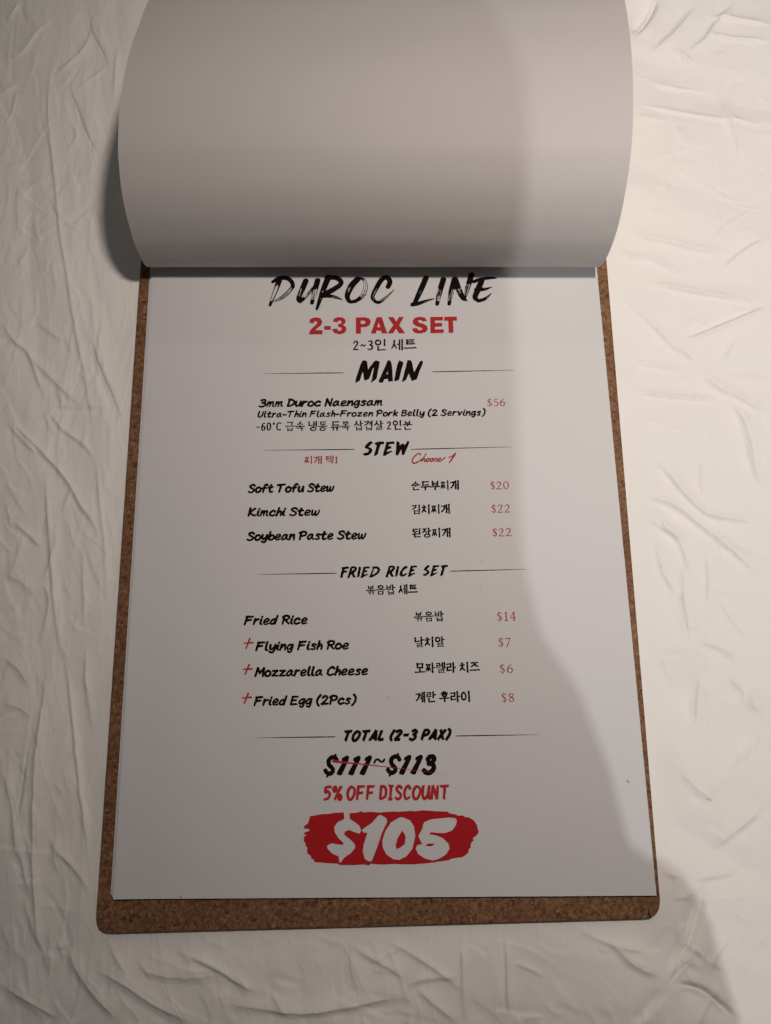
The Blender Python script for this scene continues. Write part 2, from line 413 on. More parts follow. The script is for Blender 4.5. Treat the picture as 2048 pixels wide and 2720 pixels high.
# Hangul, put together from its letters; unit square, y up
HB, VB = 0.84, 1.08                      # pen weights of level and upright strokes
CONS = {
 'g': ['|0,.9 .9,.95', '.9,.97 .85,.5 .8,0'], 'gv': ['|.05,.9 .9,.96', '.9,.97 .72,.45 .1,0'],
 'n': ['|.08,1 .1,.1', '|.08,.08 1,.18'], 'd': ['|.05,.93 .95,.97', '|.1,.93 .1,.06', '|.08,.05 1,.12'],
 'r': ['|.05,.95 .88,.98', '|.88,.98 .86,.53', '|.88,.53 .1,.49', '|.1,.49 .1,.04', '|.08,.02 1,.09'],
 'm': ['|.08,.97 .12,0', '|.08,.93 .9,.97', '|.92,.98 .88,0', '|.12,.04 .88,.07'],
 'b': ['|.08,1 .12,0', '|.92,1 .88,0', '|.12,.52 .88,.55', '|.12,.03 .88,.06'],
 's': ['.52,1 .42,.5 0,0', '.46,.6 .7,.3 1,.04'],
 'x': ['.5,1 .2,.9 .04,.5 .2,.1 .5,0 .8,.1 .96,.5 .8,.9 .5,1'],
 'j': ['|.04,.93 .94,.98', '.56,.95 .42,.5 0,0', '.48,.56 .7,.28 1,.04'],
 'ch': ['|.36,1.08 .62,1.02', '|.04,.76 .94,.8', '.56,.78 .42,.4 0,0', '.48,.46 .7,.22 1,.02'],
 't': ['|.05,.95 .92,.98', '|.1,.93 .1,.06', '|.1,.5 .85,.53', '|.08,.05 1,.12'],
 'h': ['|.36,1.1 .64,1.05', '|.05,.78 .95,.83', '.5,.58 .25,.5 .18,.28 .3,.05 .5,0 .72,.05 .82,.28 .75,.5 .5,.58'],
}
def sq(st, x0, x1):
    out = []
    for s in st:
        b = '|' if s[0] == '|' else ''
        out.append(b + ' '.join('%.3f,%s' % (x0 + (x1 - x0) * float(q.split(',')[0]), q.split(',')[1]) for q in s.lstrip('|').split()))
    return out
CONS['jj'] = sq(CONS['j'], 0, .52) + sq(CONS['j'], .46, 1)
CONS['gg'] = sq(CONS['g'], 0, .44) + sq(CONS['g'], .52, 1)
INI = ['g', 'gg', 'n', 'd', 'dd', 'r', 'm', 'b', 'bb', 's', 'ss', 'x', 'j', 'jj', 'ch', 'k', 't', 'p', 'h']
FIN = {1: 'g', 2: 'gg', 4: 'n', 8: 'r', 16: 'm', 17: 'b', 21: 'x'}
VOW = {0: ['|.35,1 .37,0', '|.37,.5 .95,.53'], 1: ['|.2,.96 .22,.06', '|.8,1 .82,0', '|.2,.5 .8,.52'],
       4: ['|.7,1 .72,0', '|.05,.54 .7,.57'], 5: ['|.38,.95 .4,.05', '|.85,1 .87,0', '|0,.55 .38,.56'],
       6: ['|.7,1 .72,0', '|.05,.7 .7,.72', '|.05,.38 .7,.41'], 7: ['|.38,.95 .4,.05', '|.85,1 .87,0', '|0,.68 .38,.69', '|0,.4 .38,.41'],
       20: ['|.6,1 .62,0'],
       8: ['|.5,1 .5,.25', '|0,.1 1,.2'], 13: ['|0,.82 1,.94', '|.52,.85 .5,0'], 17: ['|0,.82 1,.94', '|.3,.85 .24,0', '|.68,.88 .68,0'], 18: ['|0,.45 1,.58']}
def hangul(ch):
    c = ord(ch) - 0xAC00
    i, v, t = c // 588, c % 588 // 28, c % 28
    out = []
    THINF = {'r': .64, 'b': .74, 'm': .84, 'gg': .80, 'x': .9, 'g': .95, 'n': 1.0}
    def put(st, x0, y0, x1, y1, kk=1.0):
        for s in st:
            p = np.array([[float(a) for a in q.split(',')] for q in s.lstrip('|').split()])
            if s[0] != '|': p = smooth(p, 6)
            p = p * [x1 - x0, y1 - y0] + [x0, y0]
            e = np.abs(p[-1] - p[0])
            k = HB if e[0] > 2 * e[1] else (VB if e[1] > 2 * e[0] else 1.0)
            r = np.full(len(p), k)
            if s[0] == '|': p = np.array([p[0], p[0] * .72 + p[-1] * .28, p[-1]]); r = np.array([1.12 * k, .92 * k, 1.04 * k])
            else: r = k * np.linspace(1.15, .85, len(p))
            out.append(np.column_stack([p, r * kk]))
    ini = INI[i]
    if v in (8, 13, 17, 18):
        if t:
            put(CONS[ini], .18, .70, .82, 1.0, .8 if ini in ('b', 'r') else 1); put(VOW[v], 0, .44, 1, .60); put(CONS[FIN[t]], .18, -.02, .84, .30, THINF.get(FIN[t], 1))
            out = [q * [1, 1, .88] for q in out]
        else: put(CONS[ini], .14, .56, .86, 1.0); put(VOW[v], 0, .02 if v != 18 else .05, 1, .40 if v != 18 else .30)
    elif v == 11:                       # oe
        put(CONS[ini], .06, .66, .58, .98)
        put(['|.5,1 .5,.2', '|0,.05 1,.15'], .0, .36, .64, .62)
        put(['|.5,1 .5,0'], .72, .36, .96, 1.02)
        if t: put(CONS[FIN[t]], .2, 0, .9, .28, THINF.get(FIN[t], 1))
    else:
        wide = v in (1, 5, 7)
        a, b = (.44, .52) if wide else (.52, .60)
        nm = ini + 'v' if ini == 'g' else ini
        if t:
            put(CONS[nm], .03, .54, a, 1.0, .8 if ini in ('r', 'b') else 1); put(VOW[v], b, .47, 1, 1.04); put(CONS[FIN[t]], .22, -.02, .92, .34, THINF.get(FIN[t], 1))
        else:
            put(CONS[nm], .03, .16, a, .92, .85 if ini == 'jj' else 1); put(VOW[v], b, 0, 1, 1.02)
    return out

def layout(text, font, gap, space, shear, r):
    """-> list of (N x 3 array, straight?)   x, y, radius"""
    x = 0.0; out = []
    for ch in text:
        if ch == ' ': x += space; continue
        if font is HANGUL and ch not in SANS:
            c_ = ord(ch) - 0xAC00; dense = .92 if c_ % 28 or c_ % 588 // 28 in (5, 7) or c_ // 588 == 13 else 1.0
            for p in hangul(ch):
                q = p * [.96, 1, r * dense]; q[:, 0] += x; out.append((q, True))
            x += .96 + gap; continue
        gl = (SANS if font is HANGUL else font)[ch]
        k = 0.78 if font is HANGUL else 1.0
        w = max(p[:, 0].max() for p, _ in gl); x0 = min(0, min(p[:, 0].min() for p, _ in gl))
        for p, st in gl:
            q = np.column_stack([p[:, 0] * k + x - x0 * k, p[:, 1] * (.88 if font is HANGUL else 1) + (.06 if font is HANGUL else 0), p[:, 2] * k * (r / .062 if font is HANGUL else 1) if p.shape[1] > 2 else np.full(len(p), r * (THIN.get(ch, 1) if font is BODY else (.62 if ch == '~' else 1)))])
            if not st: q = smooth(q, 6)
            out.append((q, st))
        x += (w - x0) * k + (gap if font is not HANGUL else gap + .1)
    for q, _ in out: q[:, 0] += shear * q[:, 1]
    return out
HANGUL = 'hangul'

def write(ink, text, font, xl, yl, xr, yr, H, r=.13, gap=.34, space=.42, shear=.06, flat=False, taper=0.0, jit=0.0, hr=0.0):
    """set text so that it spans photo points (xl,yl)-(xr,yr) along its foot, capitals H photo pixels tall"""
    g = layout(text, font, gap, space, shear, r)
    a, b, t = U([(xl, yl), (xr, yr), (xl, yl - H)])[:, :2]
    e = b - a; L = np.hypot(*e); e = e / L; n = np.array([-e[1], e[0]])
    rr = hr or r
    sy = ((t - a) @ n) / (1 + 2 * rr)
    x0 = min((q[:, 0] - q[:, 2]).min() for q, _ in g); x1 = max((q[:, 0] + q[:, 2]).max() for q, _ in g)
    sx = L / (x1 - x0)
    rs = random.Random(text)
    for q, st in g:
        px = (q[:, 0] - x0) * sx; py = (q[:, 1] + rr) * sy
        P = a + px[:, None] * e + py[:, None] * n
        rad = q[:, 2] * sy
        if jit: P = P + np.array([rs.uniform(-jit, jit), rs.uniform(-jit, jit)])
        if taper: rad = rad * np.linspace(1 + taper, 1 - taper, len(rad))
        ink.stroke(P, rad, flat)

# ------------------------------------------------------------------ outlines
def rounded(poly, rad, seg=6):
    poly = [np.array(p, float) for p in poly]; out = []
    n = len(poly)
    for i, p in enumerate(poly):
        a = poly[i - 1] - p; b = poly[(i + 1) % n] - p
        a = p + a / np.hypot(*a) * rad; b = p + b / np.hypot(*b) * rad
        for k in range(seg + 1):
            t = k / seg; out.append((1 - t) ** 2 * a + 2 * t * (1 - t) * p + t * t * b)
    return out

# ------------------------------------------------------------------ the white sheet everything lies on
CLOTH_Z = -4.9
def axis(lo, hi, step, far_lo, far_hi):
    core = np.arange(lo, hi + step / 2, step)
    up = [hi]; s = step
    while up[-1] < far_hi: s *= 1.12; up.append(up[-1] + s)
    dn = [lo]; s = step
    while dn[-1] > far_lo: s *= 1.12; dn.append(dn[-1] - s)
    return np.r_[dn[:0:-1], core, up[1:]]
gx = axis(-210, 220, .38, -700, 700); gy = axis(-206, 312, .38, -760, 760)
CX, CY = np.meshgrid(gx, gy)
Z = np.zeros_like(CX)
def fbm(x, y, o=4):
    s = 0; a = 1
    for k in range(o): s = s + a * (vnoise(x * 2 ** k + 31 * k, y * 2 ** k + 17 * k) - .5); a *= .5
    return s
Z += 5.0 * fbm(CX / 130 + 3, CY / 170 + 8, 3) + (CX > -20) * np.clip((CX + 20) / 60, 0, 1) * 3.2 * fbm(CX / 70 + CY / 130, CY / 42 - CX / 160 + 4, 2)
# soft anisotropic drapery: near-upright on the left, sloping gently on the right
sideL = 1 / (1 + np.exp((CX + 20) / 40))
ca, sa = math.cos(.22), math.sin(.22)
u = (CX * ca + CY * sa); v = (-CX * sa + CY * ca)
wq = 22 * fbm(CX / 90, CY / 90, 2)
def tent(n): return np.sqrt((1 - np.abs(2 * n - 1)) ** 2 + .02)
rid = tent(vnoise((u + wq) / 36 + 50, v / 190)); rid2 = tent(vnoise((u + wq * .6) / 15 + 11, v / 95 + 7))
Z += sideL * (2.0 * np.abs(1 - rid) + .75 * np.abs(1 - rid2))
cb, sb = math.cos(-.42), math.sin(-.42)
u = (CX * cb + CY * sb) ; v = (-CX * sb + CY * cb)
rid = tent(vnoise(u / 150 + 5, (v + wq) / 48 + 20)); rid2 = tent(vnoise(u / 80 + 15, (v + wq * .5) / 20 + 2))
Z += (1 - sideL) * (2.6 * np.abs(1 - rid) + .9 * np.abs(1 - rid2))

def worley(x, y, seed):
    xi = np.floor(x).astype(int); yi = np.floor(y).astype(int); f1 = np.full(x.shape, 9.0)
    for a in (-1, 0, 1):
        for b in (-1, 0, 1):
            cx_, cy_ = xi + a, yi + b
            px_ = cx_ + _lat[(cx_ + seed) & 255, cy_ & 255]; py_ = cy_ + _lat[cy_ & 255, (cx_ + seed + 91) & 255]
            f1 = np.minimum(f1, (x - px_) ** 2 + (y - py_) ** 2)
    return f1
wx = 9 * fbm(CX / 40, CY / 40, 2); wy = 14 * fbm(CX / 50 + 9, CY / 50, 2)
ul = CX * ca + CY * sa + wx; vl = -CX * sa + CY * ca + wy
Z += sideL * (.95 * worley(ul / 26, vl / 105, 3) + .28 * worley(ul / 11 + 4, vl / 42, 7))
ur = CX * cb + CY * sb + wy; vr = -CX * sb + CY * cb + wx
Z += (1 - sideL) * (1.6 * worley(ur / 95, vr / 34, 5) + .35 * worley(ur / 40, vr / 15 + 3, 9))

def crease(px, h, w, side=0.0):
    w = max(w * .8, .75)
    """a fold along photo points: ridge of height h mm and half width w mm; side lifts the left bank"""
    P = smooth(U(px, CLOTH_Z)[:, :2], 6)
    ends = np.r_[0, np.cumsum(np.hypot(*np.diff(P, axis=0).T))]
    m = 7 * w + 3
    ix = np.searchsorted(gx, [P[:, 0].min() - m, P[:, 0].max() + m]); iy = np.searchsorted(gy, [P[:, 1].min() - m, P[:, 1].max() + m])
    sl = (slice(iy[0], iy[1]), slice(ix[0], ix[1]))
    X, Y = CX[sl], CY[sl]
    if X.size == 0: return
    D = np.full(X.shape, 1e9); S = np.zeros(X.shape); T = np.zeros(X.shape)
    for i in range(len(P) - 1):
        a, b = P[i], P[i + 1]; e = b - a; L = np.hypot(*e) + 1e-9; e = e / L
        t = np.clip((X - a[0]) * e[0] + (Y - a[1]) * e[1], 0, L)
        dx = X - a[0] - t * e[0]; dy = Y - a[1] - t * e[1]
        d = np.hypot(dx, dy); s = e[0] * dy - e[1] * dx
        k = d < D
        D = np.where(k, d, D); S = np.where(k, np.sign(s), S); T = np.where(k, ends[i] + t, T)
    f = np.clip(np.minimum(T, ends[-1] - T) / (.3 * ends[-1]), 0, 1); f = f * f * (3 - 2 * f)
    ws = np.where(S > 0, np.maximum(.6 * w, .7), 2.2 * w); prof = h * 1.25 * np.exp(-(np.sqrt(D * D + .25) - .5) / ws)
    if side: prof = prof * np.where(S > 0, 1, .55) + side * np.exp(-(D / (3 * w)) ** 2) * np.clip(S * D / w, -1, 1)
    Z[sl] += f * prof
FOLDS = [
 # left side, upper
 ([(165, 60), (140, 160), (128, 250), (130, 330), (140, 420), (152, 520), (165, 640), (180, 720), (200, 860), (222, 980), (240, 1080), (262, 1220), (275, 1285)], .9, 2.2, .35),
 ([(240, 60), (225, 120), (170, 180), (130, 210)], 1.0, 2.5, .4),
 ([(250, 20), (235, 70), (270, 140), (285, 190)], -.9, 2.5, .4),
 ([(285, 170), (235, 210), (200, 240)], .7, 2.0, .2),
 ([(170, 210), (195, 270), (225, 350), (265, 430)], -1.0, 2.6, .4),
 ([(0, 245), (25, 238), (45, 225)], 1.0, 3.0, .5),
 ([(45, 225), (30, 290), (5, 340)], .8, 2.0, .3),
 ([(0, 130), (50, 150), (100, 90), (150, 40)], .9, 3.0, .4),
 ([(310, 110), (305, 180), (300, 270)], .8, 2.2, .3),
 ([(20, 60), (45, 20), (60, 0)], 1.0, 3.0, .4),
 ([(140, 425), (60, 430), (0, 455)], .5, 2.5, .3), ([(250, 465), (200, 466), (145, 470)], -.5, 1.5, .2),
 ([(80, 640), (60, 690), (45, 720)], .7, 3.0, .3), ([(45, 480), (48, 560), (45, 620)], .6, 4.0, .3),
 ([(60, 540), (80, 500), (135, 480)], .5, 3.0, .3),
 # left side, middle
 ([(0, 850), (40, 910), (75, 940), (100, 1010), (125, 1075)], 1.1, 2.4, .5),
 ([(60, 930), (120, 990), (170, 1040), (220, 1085)], .9, 3.0, .5),
 ([(235, 890), (265, 980), (300, 1060), (335, 1160)], -1.0, 2.0, .5),
 ([(90, 850), (140, 890), (175, 910)], .6, 2.5, .3),
 ([(120, 1082), (200, 1088), (290, 1090)], -.5, 1.2, .2),
 ([(120, 1082), (165, 1140), (230, 1190), (255, 1240)], .8, 2.2, .4),
 ([(0, 1105), (55, 1145), (120, 1210), (180, 1280), (220, 1350), (250, 1390), (275, 1460)], 1.3, 2.6, .6),
 ([(15, 1120), (70, 1180), (115, 1220)], .8, 1.8, .3),
 ([(250, 1190), (262, 1270), (270, 1350), (280, 1440), (285, 1560), (288, 1650)], .9, 2.2, .4),
 ([(285, 1340), (300, 1420), (312, 1500)], .8, 2.4, .4), ([(300, 1210), (285, 1280), (310, 1340)], .6, 3.0, .3),
 ([(35, 1385), (85, 1430), (115, 1460)], .9, 2.0, .4), ([(62, 1410), (50, 1470), (30, 1530)], .6, 2.5, .3),
 ([(120, 1240), (128, 1360), (135, 1460), (142, 1560), (150, 1660), (158, 1740)], 1.0, 2.0, .5),
 ([(160, 1400), (140, 1480), (110, 1545)], .8, 2.0, .4), ([(190, 1290), (165, 1370)], .6, 2.0, .3),
 ([(100, 1550), (130, 1580), (120, 1660), (100, 1720)], .8, 2.5, .4),
 ([(0, 1520), (60, 1550), (110, 1600)], .6, 3.5, .4), ([(225, 1430), (222, 1560), (225, 1700)], .5, 2.0, .2),
 # left side, lower
 ([(160, 1700), (178, 1800), (195, 1950), (210, 2080), (230, 2220), (245, 2340), (255, 2400)], .9, 1.5, .5),
 ([(135, 1700), (120, 1800), (108, 1900), (95, 2000), (88, 2120), (85, 2280), (90, 2400), (100, 2500), (135, 2600), (160, 2670)], 1.6, 3.2, .8),
 ([(75, 1950), (55, 2080), (40, 2180), (30, 2230)], -1.0, 3.0, .6),
 ([(0, 2030), (20, 2110), (35, 2200), (40, 2300)], 1.2, 3.0, .6),
 ([(0, 1740), (50, 1780), (75, 1830)], .9, 3.5, .4), ([(0, 1870), (45, 1880), (85, 1910)], .8, 4.0, .5),
 ([(228, 1700), (228, 1790), (235, 1870), (250, 1960)], .8, 2.5, .4), ([(190, 2040), (140, 2090), (95, 2140)], .5, 1.2, .2),
 ([(125, 2220), (150, 2260), (200, 2310), (240, 2370), (255, 2420)], 1.0, 2.2, .5), ([(150, 2210), (140, 2270), (155, 2330)], .8, 3.5, .4),
 ([(40, 2230), (60, 2320), (80, 2400)], .8, 2.0, .4), ([(55, 2380), (80, 2460), (105, 2530)], .7, 2.5, .3),
 # along the bottom
 ([(280, 2470), (310, 2540), (345, 2590)], .8, 1.6, .3), ([(175, 2500), (200, 2570), (250, 2640), (330, 2720)], 1.2, 3.4, .7),
 ([(245, 2570), (330, 2610), (420, 2670), (520, 2718)], 1.5, 4.0, .8), ([(0, 2625), (70, 2660), (160, 2715)], 1.6, 4.5, .8),
 ([(470, 2525), (560, 2560), (640, 2610), (700, 2640)], 1.2, 2.0, .6), ([(350, 2560), (430, 2590), (520, 2595), (600, 2585)], .9, 3.5, .5),
 ([(500, 2460), (560, 2500), (620, 2520)], .9, 2.5, .4), ([(560, 2660), (680, 2675), (800, 2690), (920, 2675), (1020, 2655), (1120, 2650)], 1.3, 3.0, .7),
 ([(800, 2465), (880, 2500), (920, 2500)], .9, 2.2, .4), ([(925, 2505), (980, 2540), (1050, 2580), (1080, 2610)], 1.0, 2.6, .5),
 ([(925, 2505), (925, 2570), (945, 2650)], -.6, 2.2, .3), ([(1070, 2620), (1130, 2600), (1200, 2595), (1220, 2600)], .8, 2.2, .4),
 ([(1000, 2480), (1090, 2530), (1180, 2590), (1230, 2640)], .9, 2.4, .4), ([(1225, 2450), (1226, 2530), (1228, 2620), (1232, 2720)], .9, 1.2, .3),
 ([(1341, 2455), (1344, 2540), (1346, 2620), (1350, 2720)], 1.2, 1.3, .5), ([(1100, 2620), (1180, 2690), (1220, 2720)], .9, 2.4, .4),
 ([(1360, 2555), (1410, 2575), (1450, 2598)], .6, 1.6, .2), ([(1500, 2440), (1560, 2480), (1640, 2510), (1740, 2530)], .8, 2.4, .4),
 ([(620, 2580), (650, 2610), (660, 2650)], .5, 2.0, .2), ([(720, 2630), (760, 2700)], .6, 2.0, .3),
 # bottom right
 ([(1850, 2350), (1860, 2400), (1835, 2480), (1800, 2550), (1775, 2610)], -1.5, 4.0, .8), ([(1790, 2340), (1785, 2430), (1782, 2530)], -.9, 3.5, .6),
 ([(1760, 2620), (1720, 2670), (1670, 2720)], -.9, 1.6, .4), ([(1775, 2610), (1850, 2625), (1900, 2660), (1960, 2715)], -1.2, 3.5, .6),
 ([(1750, 2310), (1780, 2325), (1800, 2330)], .9, 2.2, .4), ([(1770, 2610), (1810, 2570), (1840, 2540)], -.8, 2.5, .4),
 ([(1880, 2590), (1900, 2540), (1950, 2480)], .5, 2.0, .2), ([(1840, 2340), (1880, 2330), (1960, 2320)], .7, 2.2, .3),
 ([(1890, 2260), (1960, 2200), (2030, 2140)], .9, 3.0, .5), ([(1600, 2480), (1680, 2560), (1760, 2590)], .6, 3.0, .4),
 # right side, upper
 ([(1745, 0), (1720, 50), (1680, 100)], -1.8, 3.5, 1.0), ([(1850, 20), (1790, 90), (1720, 150)], .9, 4.0, .6),
 ([(1950, 20), (1890, 80), (1870, 110), (1820, 145)], .9, 3.0, .5), ([(1860, 55), (1950, 70), (2048, 90)], 1.0, 1.6, .4),
 ([(1860, 100), (1950, 120), (2048, 132)], 1.0, 1.4, .4), ([(1780, 135), (1815, 155), (1840, 180)], .8, 1.8, .4),
 ([(1680, 280), (1790, 300), (1930, 325), (2048, 345)], .8, 1.6, .3), ([(1690, 315), (1770, 330)], .5, 1.5, .2),
 ([(1720, 220), (1800, 235), (1880, 240)], .7, 2.5, .3), ([(1795, 340), (1830, 400)], .7, 2.0, .3), ([(1900, 230), (1930, 310), (1955, 380), (1965, 460)], .7, 3.0, .4),
 ([(1640, 615), (1760, 640), (1860, 665), (1960, 682)], .8, 2.0, .4), ([(1620, 678), (1700, 684), (1740, 690), (1830, 740)], .9, 2.0, .4),
 ([(2048, 630), (1980, 665), (1910, 720)], .8, 2.4, .4), ([(1700, 745), (1800, 765), (1900, 785), (2010, 812)], 1.1, 1.8, .5),
 ([(2048, 808), (1980, 840), (1880, 880), (1800, 905)], 1.2, 1.5, .5), ([(1630, 785), (1690, 830), (1720, 850), (1790, 910)], .7, 2.0, .3),
 ([(1740, 865), (1790, 915), (1830, 940), (1860, 970)], .9, 2.4, .4), ([(1660, 955), (1760, 970), (1830, 980)], .7, 1.6, .3),
 ([(1650, 1035), (1760, 1050), (1850, 1058), (1940, 1062)], .8, 1.4, .3), ([(1860, 970), (1900, 1020), (1970, 1060), (2048, 1110)], 1.2, 3.0, .6),
 ([(1935, 1000), (2000, 1005), (2048, 1008)], .6, 1.5, .2), ([(1900, 1060), (1960, 1090), (1990, 1170), (2010, 1250), (2048, 1310)], 1.0, 3.0, .6),
 ([(1960, 900), (1920, 960)], .6, 3.0, .3), ([(1660, 1095), (1760, 1120), (1890, 1165)], .5, 1.6, .2),
 # right side, middle
 ([(1690, 1230), (1750, 1236), (1780, 1260), (1810, 1300), (1860, 1350), (1900, 1370), (2048, 1395)], 1.1, 2.2, .5),
 ([(1680, 1305), (1730, 1320), (1800, 1345), (1870, 1400), (1930, 1450), (1980, 1500), (2048, 1550)], 1.2, 2.6, .6),
 ([(1670, 1335), (1740, 1390), (1800, 1430), (1830, 1510), (1860, 1560)], .8, 2.2, .4), ([(1720, 1340), (1770, 1400), (1830, 1450)], .7, 2.2, .4),
 ([(1710, 1415), (1740, 1450), (1760, 1520), (1790, 1570), (1810, 1600)], .8, 2.6, .4), ([(1875, 1460), (1878, 1540), (1876, 1620)], .6, 1.2, .2),
 ([(1820, 1480), (1812, 1560), (1820, 1640), (1835, 1720)], .8, 4.0, .5), ([(1870, 1210), (1865, 1280), (1880, 1340)], .5, 2.4, .3),
 ([(1895, 1580), (1950, 1660), (2000, 1720)], .5, 2.0, .2), ([(1850, 1705), (1900, 1720), (1960, 1750)], .8, 2.4, .4),
 ([(1750, 1730), (1770, 1790), (1785, 1820)], .5, 3.0, .3), ([(1860, 1780), (1850, 1860), (1845, 1950)], .9, 4.0, .6), ([(1930, 1800), (1970, 1840), (1960, 1880)], .7, 3.0, .4),
 ([(2010, 1810), (1990, 1860), (2020, 1900)], .7, 3.0, .4), ([(1790, 2040), (1850, 2100), (1900, 2130)], .6, 4.0, .4), ([(2048, 1930), (1980, 2010), (1900, 2060)], .7, 4.0, .4),
]
for px, h, w, side in FOLDS:
    right = np.mean([q[0] for q in px]) > 1600
    crease(px, h * (1.15 if right else .78), w * (.8 if right else .8), side * (1.7 if right else .95))
# many small unplanned creases
rs = random.Random(11)
for k in range(820):
    left = rs.random() < .62
    x = rs.uniform(-40, 290) if left else rs.uniform(1640, 2080)
    y = rs.uniform(-100, 2700)
    if left and rs.random() < .3: x, y = rs.uniform(0, 1600), rs.uniform(2450, 2760)
    ang = (rs.gauss(1.42, .25) if rs.random() < .65 else rs.gauss(2.25, .5)) if left else (rs.gauss(.35, .3) if rs.random() < .6 else rs.gauss(1.9, .6))
    if y > 2440 and 300 < x < 1700: ang = rs.gauss(.55, .5)
    L = rs.uniform(30, 100) if rs.random() < .55 else rs.uniform(100, 260); pts = []
    for q in range(5):
        pts.append((x, y)); x += math.cos(ang) * L / 4; y += math.sin(ang) * L / 4; ang += rs.gauss(0, .2)
    if rs.random() < .5: pts = pts[::-1]
    w = rs.choice((.75, .9, 1.1, 1.3, 1.8))
    crease(pts, w * rs.choice((.03, .05, .08, .12, .2)) * rs.choice((1, 1, -1)), w, rs.uniform(0, .2))
Z += .16 * fbm(CX / 10, CY / 14, 3)
for _ in range(1):                      # cloth is limp: no kink sharper than its thickness
    Z[1:-1] = .25 * Z[:-2] + .5 * Z[1:-1] + .25 * Z[2:]
    Z[:, 1:-1] = .25 * Z[:, :-2] + .5 * Z[:, 1:-1] + .25 * Z[:, 2:]
# the board presses the cloth flat
BOARD = [(-112.2, -161.4), (106.6, -157.0), (111.0, 172), (-111.6, 172)]
D = Ink.sd_poly(CX, CY, np.array(rounded(BOARD, 7.0, 4)))
press = np.clip(D / 15, 0, 1); press = press * press * (3 - 2 * press)
zmean = Z[(D > 0) & (D < 60)].mean()
Z = CLOTH_Z - .1 + (Z - zmean + .6) * (.06 + .94 * press) + 1.7 * np.exp(-np.maximum(D, 0) / 9)
Z = np.where(D <= -.3, np.minimum(Z, CLOTH_Z - .1), Z)
far = np.clip((np.hypot(CX, CY - 40) - 330) / 200, 0, 1); Z = Z * (1 - far) + CLOTH_Z * far
ny_, nx_ = Z.shape
me = bpy.data.meshes.new('bed_sheet')
co = np.stack([CX, CY, Z], -1).reshape(-1, 3) * MM
idx = np.arange(ny_ * nx_).reshape(ny_, nx_)
q = np.stack([idx[:-1, :-1], idx[:-1, 1:], idx[1:, 1:], idx[1:, :-1]], -1).reshape(-1, 4)
me.vertices.add(len(co)); me.vertices.foreach_set('co', co.ravel())
me.loops.add(q.size); me.loops.foreach_set('vertex_index', q.ravel())
me.polygons.add(len(q)); me.polygons.foreach_set('loop_start', np.arange(len(q)) * 4); me.polygons.foreach_set('loop_total', np.full(len(q), 4))
me.polygons.foreach_set('use_smooth', np.ones(len(q), bool))
me.update(calc_edges=True); me.validate()
sheet = link('bed_sheet', me, M_CLOTH)
tag(sheet, kind='structure')

# ------------------------------------------------------------------ clipboard
def slab(name, poly, z0, z1, bev, mat, parent=None):
    """prism with softly eased edges"""
    P = np.array(poly); c = P.mean(0); n = len(P)
    def inset(d):
        e = np.roll(P, -1, 0) - np.roll(P, 1, 0); e /= np.hypot(*e.T)[:, None] + 1e-9
        return P + np.stack([-e[:, 1], e[:, 0]], 1) * d
    rings = [(inset(bev), z0), (P, z0 + bev), (P, z1 - bev), (inset(bev * .35), z1 - bev * .3), (inset(bev), z1)]
    v = [(x * MM, y * MM, z * MM) for R_, z in rings for x, y in R_]
    f = [tuple(range(n))[::-1], tuple(range(4 * n, 5 * n))]
    for k in range(4):
        for i in range(n): f.append((k * n + i, k * n + (i + 1) % n, (k + 1) * n + (i + 1) % n, (k + 1) * n + i))
    return mesh(name, v, f, mat, parent)
clipboard = bpy.data.objects.new('clipboard', None); scene.collection.objects.link(clipboard)
clipboard.location = (0, 0, 0)
tag(clipboard, 'brown hardboard clipboard with rounded corners lying on the wrinkled white sheet', 'clipboard')
BT = -1.5
outline = rounded(BOARD, 7.0)
slab('board', outline, BT - 3.3, BT, .5, M_BOARD, clipboard)
ink = Ink(.05)
ink.stroke(smooth(U([(1725.5, 2414), (1722.5, 2424), (1724, 2431), (1728, 2437)], BT)[:, :2], 6), np.linspace(.12, .26, 19))
ink.build('crack', M_BLACK, clipboard, z=BT + .03)
# low metal clip under the turned-back page
clip = slab('clip', rounded([(-55, 150), (55, 150), (55, 168), (-55, 168)], 4), BT + 2.4, BT + 4.2, .4, M_STEEL, clipboard)
slab('clip_base', rounded([(-50, 158), (50, 158), (50, 170), (-50, 170)], 3), BT + .02, BT + 2.38, .3, M_STEEL, clip)

# ------------------------------------------------------------------ sheets of paper under the menu page
def sheet_mesh(name, x0, x1, y0, y1, z, curl, mat, seed, th=.11, parent=None):
    nx, ny = 64, 80
    xs = np.linspace(x0, x1, nx); ys = np.linspace(y0, y1, ny)
    X, Y = np.meshgrid(xs, ys)
    ex = np.clip((x0 + 13 - X) / 13, 0, 1) ** 2; ey = np.clip((60 - Y) / 120, 0, 1)
    eb = np.clip((y0 + 14 - Y) / 14, 0, 1) ** 2
    Zs = z + curl * ex * ey + .06 * curl * eb * (.6 + .4 * np.sin(X / 21 + seed))
    v = [(a * MM, b * MM, c * MM) for a, b, c in zip(X.ravel(), Y.ravel(), Zs.ravel())]
    v += [(a * MM, b * MM, (c - th) * MM) for a, b, c in zip(X.ravel(), Y.ravel(), Zs.ravel())]
    m = nx * ny; f = []
    for j in range(ny - 1):
        for i in range(nx - 1):
            a = j * nx + i
            f.append((a, a + 1, a + nx + 1, a + nx)); f.append((m + a, m + a + nx, m + a + nx + 1, m + a + 1))
    rim = [i for i in range(nx)] + [j * nx + nx - 1 for j in range(1, ny)] + [(ny - 1) * nx + i for i in range(nx - 2, -1, -1)] + [j * nx for j in range(ny - 2, 0, -1)]
    for a, b in zip(rim, rim[1:] + rim[:1]): f.append((a, m + a, m + b, b))
    o = mesh(name, v, f, mat, parent)
    return o
